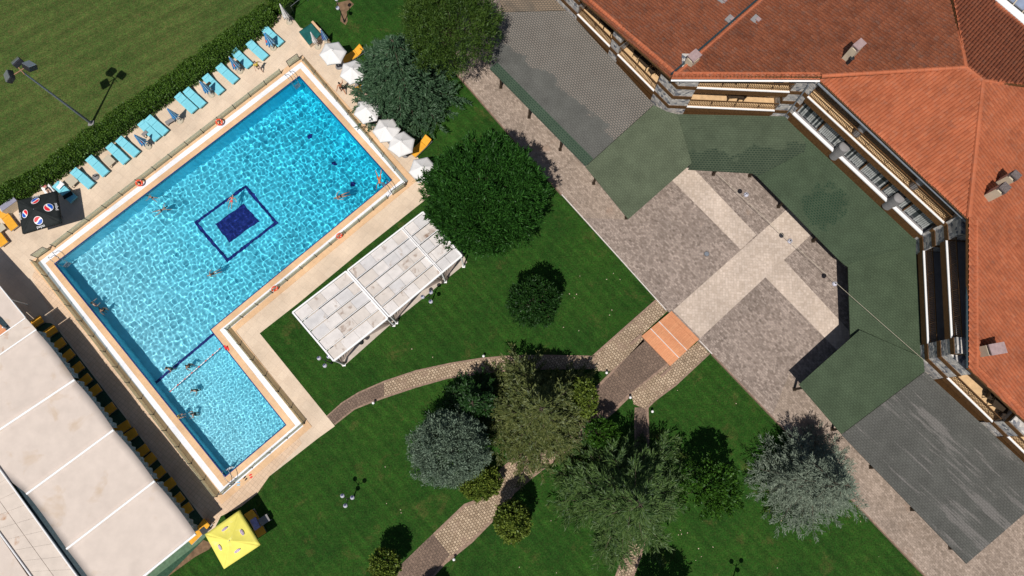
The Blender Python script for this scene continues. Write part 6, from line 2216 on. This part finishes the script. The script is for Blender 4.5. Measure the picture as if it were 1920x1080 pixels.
def swimmer(label, px, py, head, face, pose, skin, clothes, z, hair='short', s=1.0):
    """head: picture direction of the head, face: -1 down, +1 up"""
    hv = pxdir(px, py, *head)
    return person(label, at(px, py, z), frame(hv + Vector((0, 0, .06 * face)), (0, 0, face)), pose, skin, clothes, hair, s * .84)
def treader(label, px, py, facing, skin, clothes, hair='short', s=1.0, z=-.5):
    fv = pxdir(px, py, *facing)
    return person(label, at(px, py, z + .5), frame(Vector((0, 0, 1)) + fv * .12, fv), TREAD, skin, clothes, hair, s) if False else _tread(label, px, py, fv, skin, clothes, hair, s, z)
def _tread(label, px, py, fv, skin, clothes, hair, s, z):
    p = at(px, py, WZ + .05)
    return person(label, (p.x, p.y, z), frame(Vector((0, 0, 1)) + fv * .1, fv), TREAD, skin, clothes, hair, s)
# on the deck
person('person in dark swim trunks walking past the white parasols', at(639, 163, .93), frame((0, 0, 1), pxdir(639, 163, -6, -10)), WALK, SKIN[2], [('trunks', BLK)], 'short', 1.02)
person('person in a yellow top standing on the deck beside the turquoise sunloungers', at(482, 123, .9), frame((0, 0, 1), pxdir(482, 123, 8, 10)), WALK, SKIN[1], [('shirt', YEL), ('bottom', BLK)], 'long', .95)
hv = pxdir(85, 350, -26, -34)
person('person in a pink swimsuit sunbathing on the white sunlounger by the hedge', at(88, 354, .47), frame(hv, (0, 0, 1)), LIE, SKIN[1], [('top', PINK), ('bottom', BLK)], 'long', .97)
# in the water
swimmer('person with raised arm swimming along the far wall of the pool', 286, 371, (-10, -4), -1, SWIM, SKIN[1], [('bottom', BLK)], WZ - .14, 'short', .8)
swimmer('person swimming under the surface with ripples round them', 304, 395, (10, -6), -1, SWIM, SKIN[1], [('bottom', BLK)], WZ - .42, 'long', .95)
swimmer('person in a red bikini floating over the navy square outline', 434, 377, (3, -12), 1, FLOAT, SKIN[1], [('top', REDM), ('bottom', REDM)], WZ - .04, 'long', .93)
swimmer('person in a black bikini floating on their back at the deep end', 639, 368, (-12, 4), 1, FLOAT, SKIN[0], [('top', BLK), ('bottom', BLK)], WZ + .0, 'long', .98)
swimmer('person in orange trunks swimming by the ladder in the right corner', 711, 336, (1, 12), -1, SWIM, SKIN[2], [('trunks', ORG)], WZ - .02, 'short', 1.0)
swimmer('person in black swimwear floating below the navy square outline', 400, 513, (-12, 5), 1, FLOAT, SKIN[1], [('suit', BLK)], WZ - .05, 'long', .85)
treader('person in pink holding on near the long shaded pool wall', 174, 570, (10, -8), SKIN[1], [('suit', PINK)], 'short', 1.0)
treader('person with long dark hair beside the one in pink near the shaded pool wall', 190, 580, (8, 6), SKIN[0], [('suit', BLK)], 'long', 1.0)
treader('person standing at the navy line of the shallow step', 317, 690, (-6, 8), SKIN[1], [('trunks', BLK)], 'short', 1.0, -.36)
treader('person with dark hair in the shallow water between the navy line and the float rope', 352, 686, (8, 4), SKIN[0], [('suit', BLK)], 'long', 1.0, -.36)
treader('person alone in the shallow pool just past the float rope', 364, 731, (-4, 10), SKIN[1], [('trunks', BLK)], 'short', .95, -.38)
treader('person in the shallow pool facing the child at the wall', 363, 776, (-10, 3), SKIN[1], [('suit', BLK)], 'short', .95, -.38)
person('small child in a yellow and red top sitting at the shallow pool wall', at(336, 782, .12), frame((0, 0, 1), pxdir(336, 782, 12, -5)), SIT, SKIN[1], [('shirt', YEL), ('bottom', REDM)], 'short', .62)
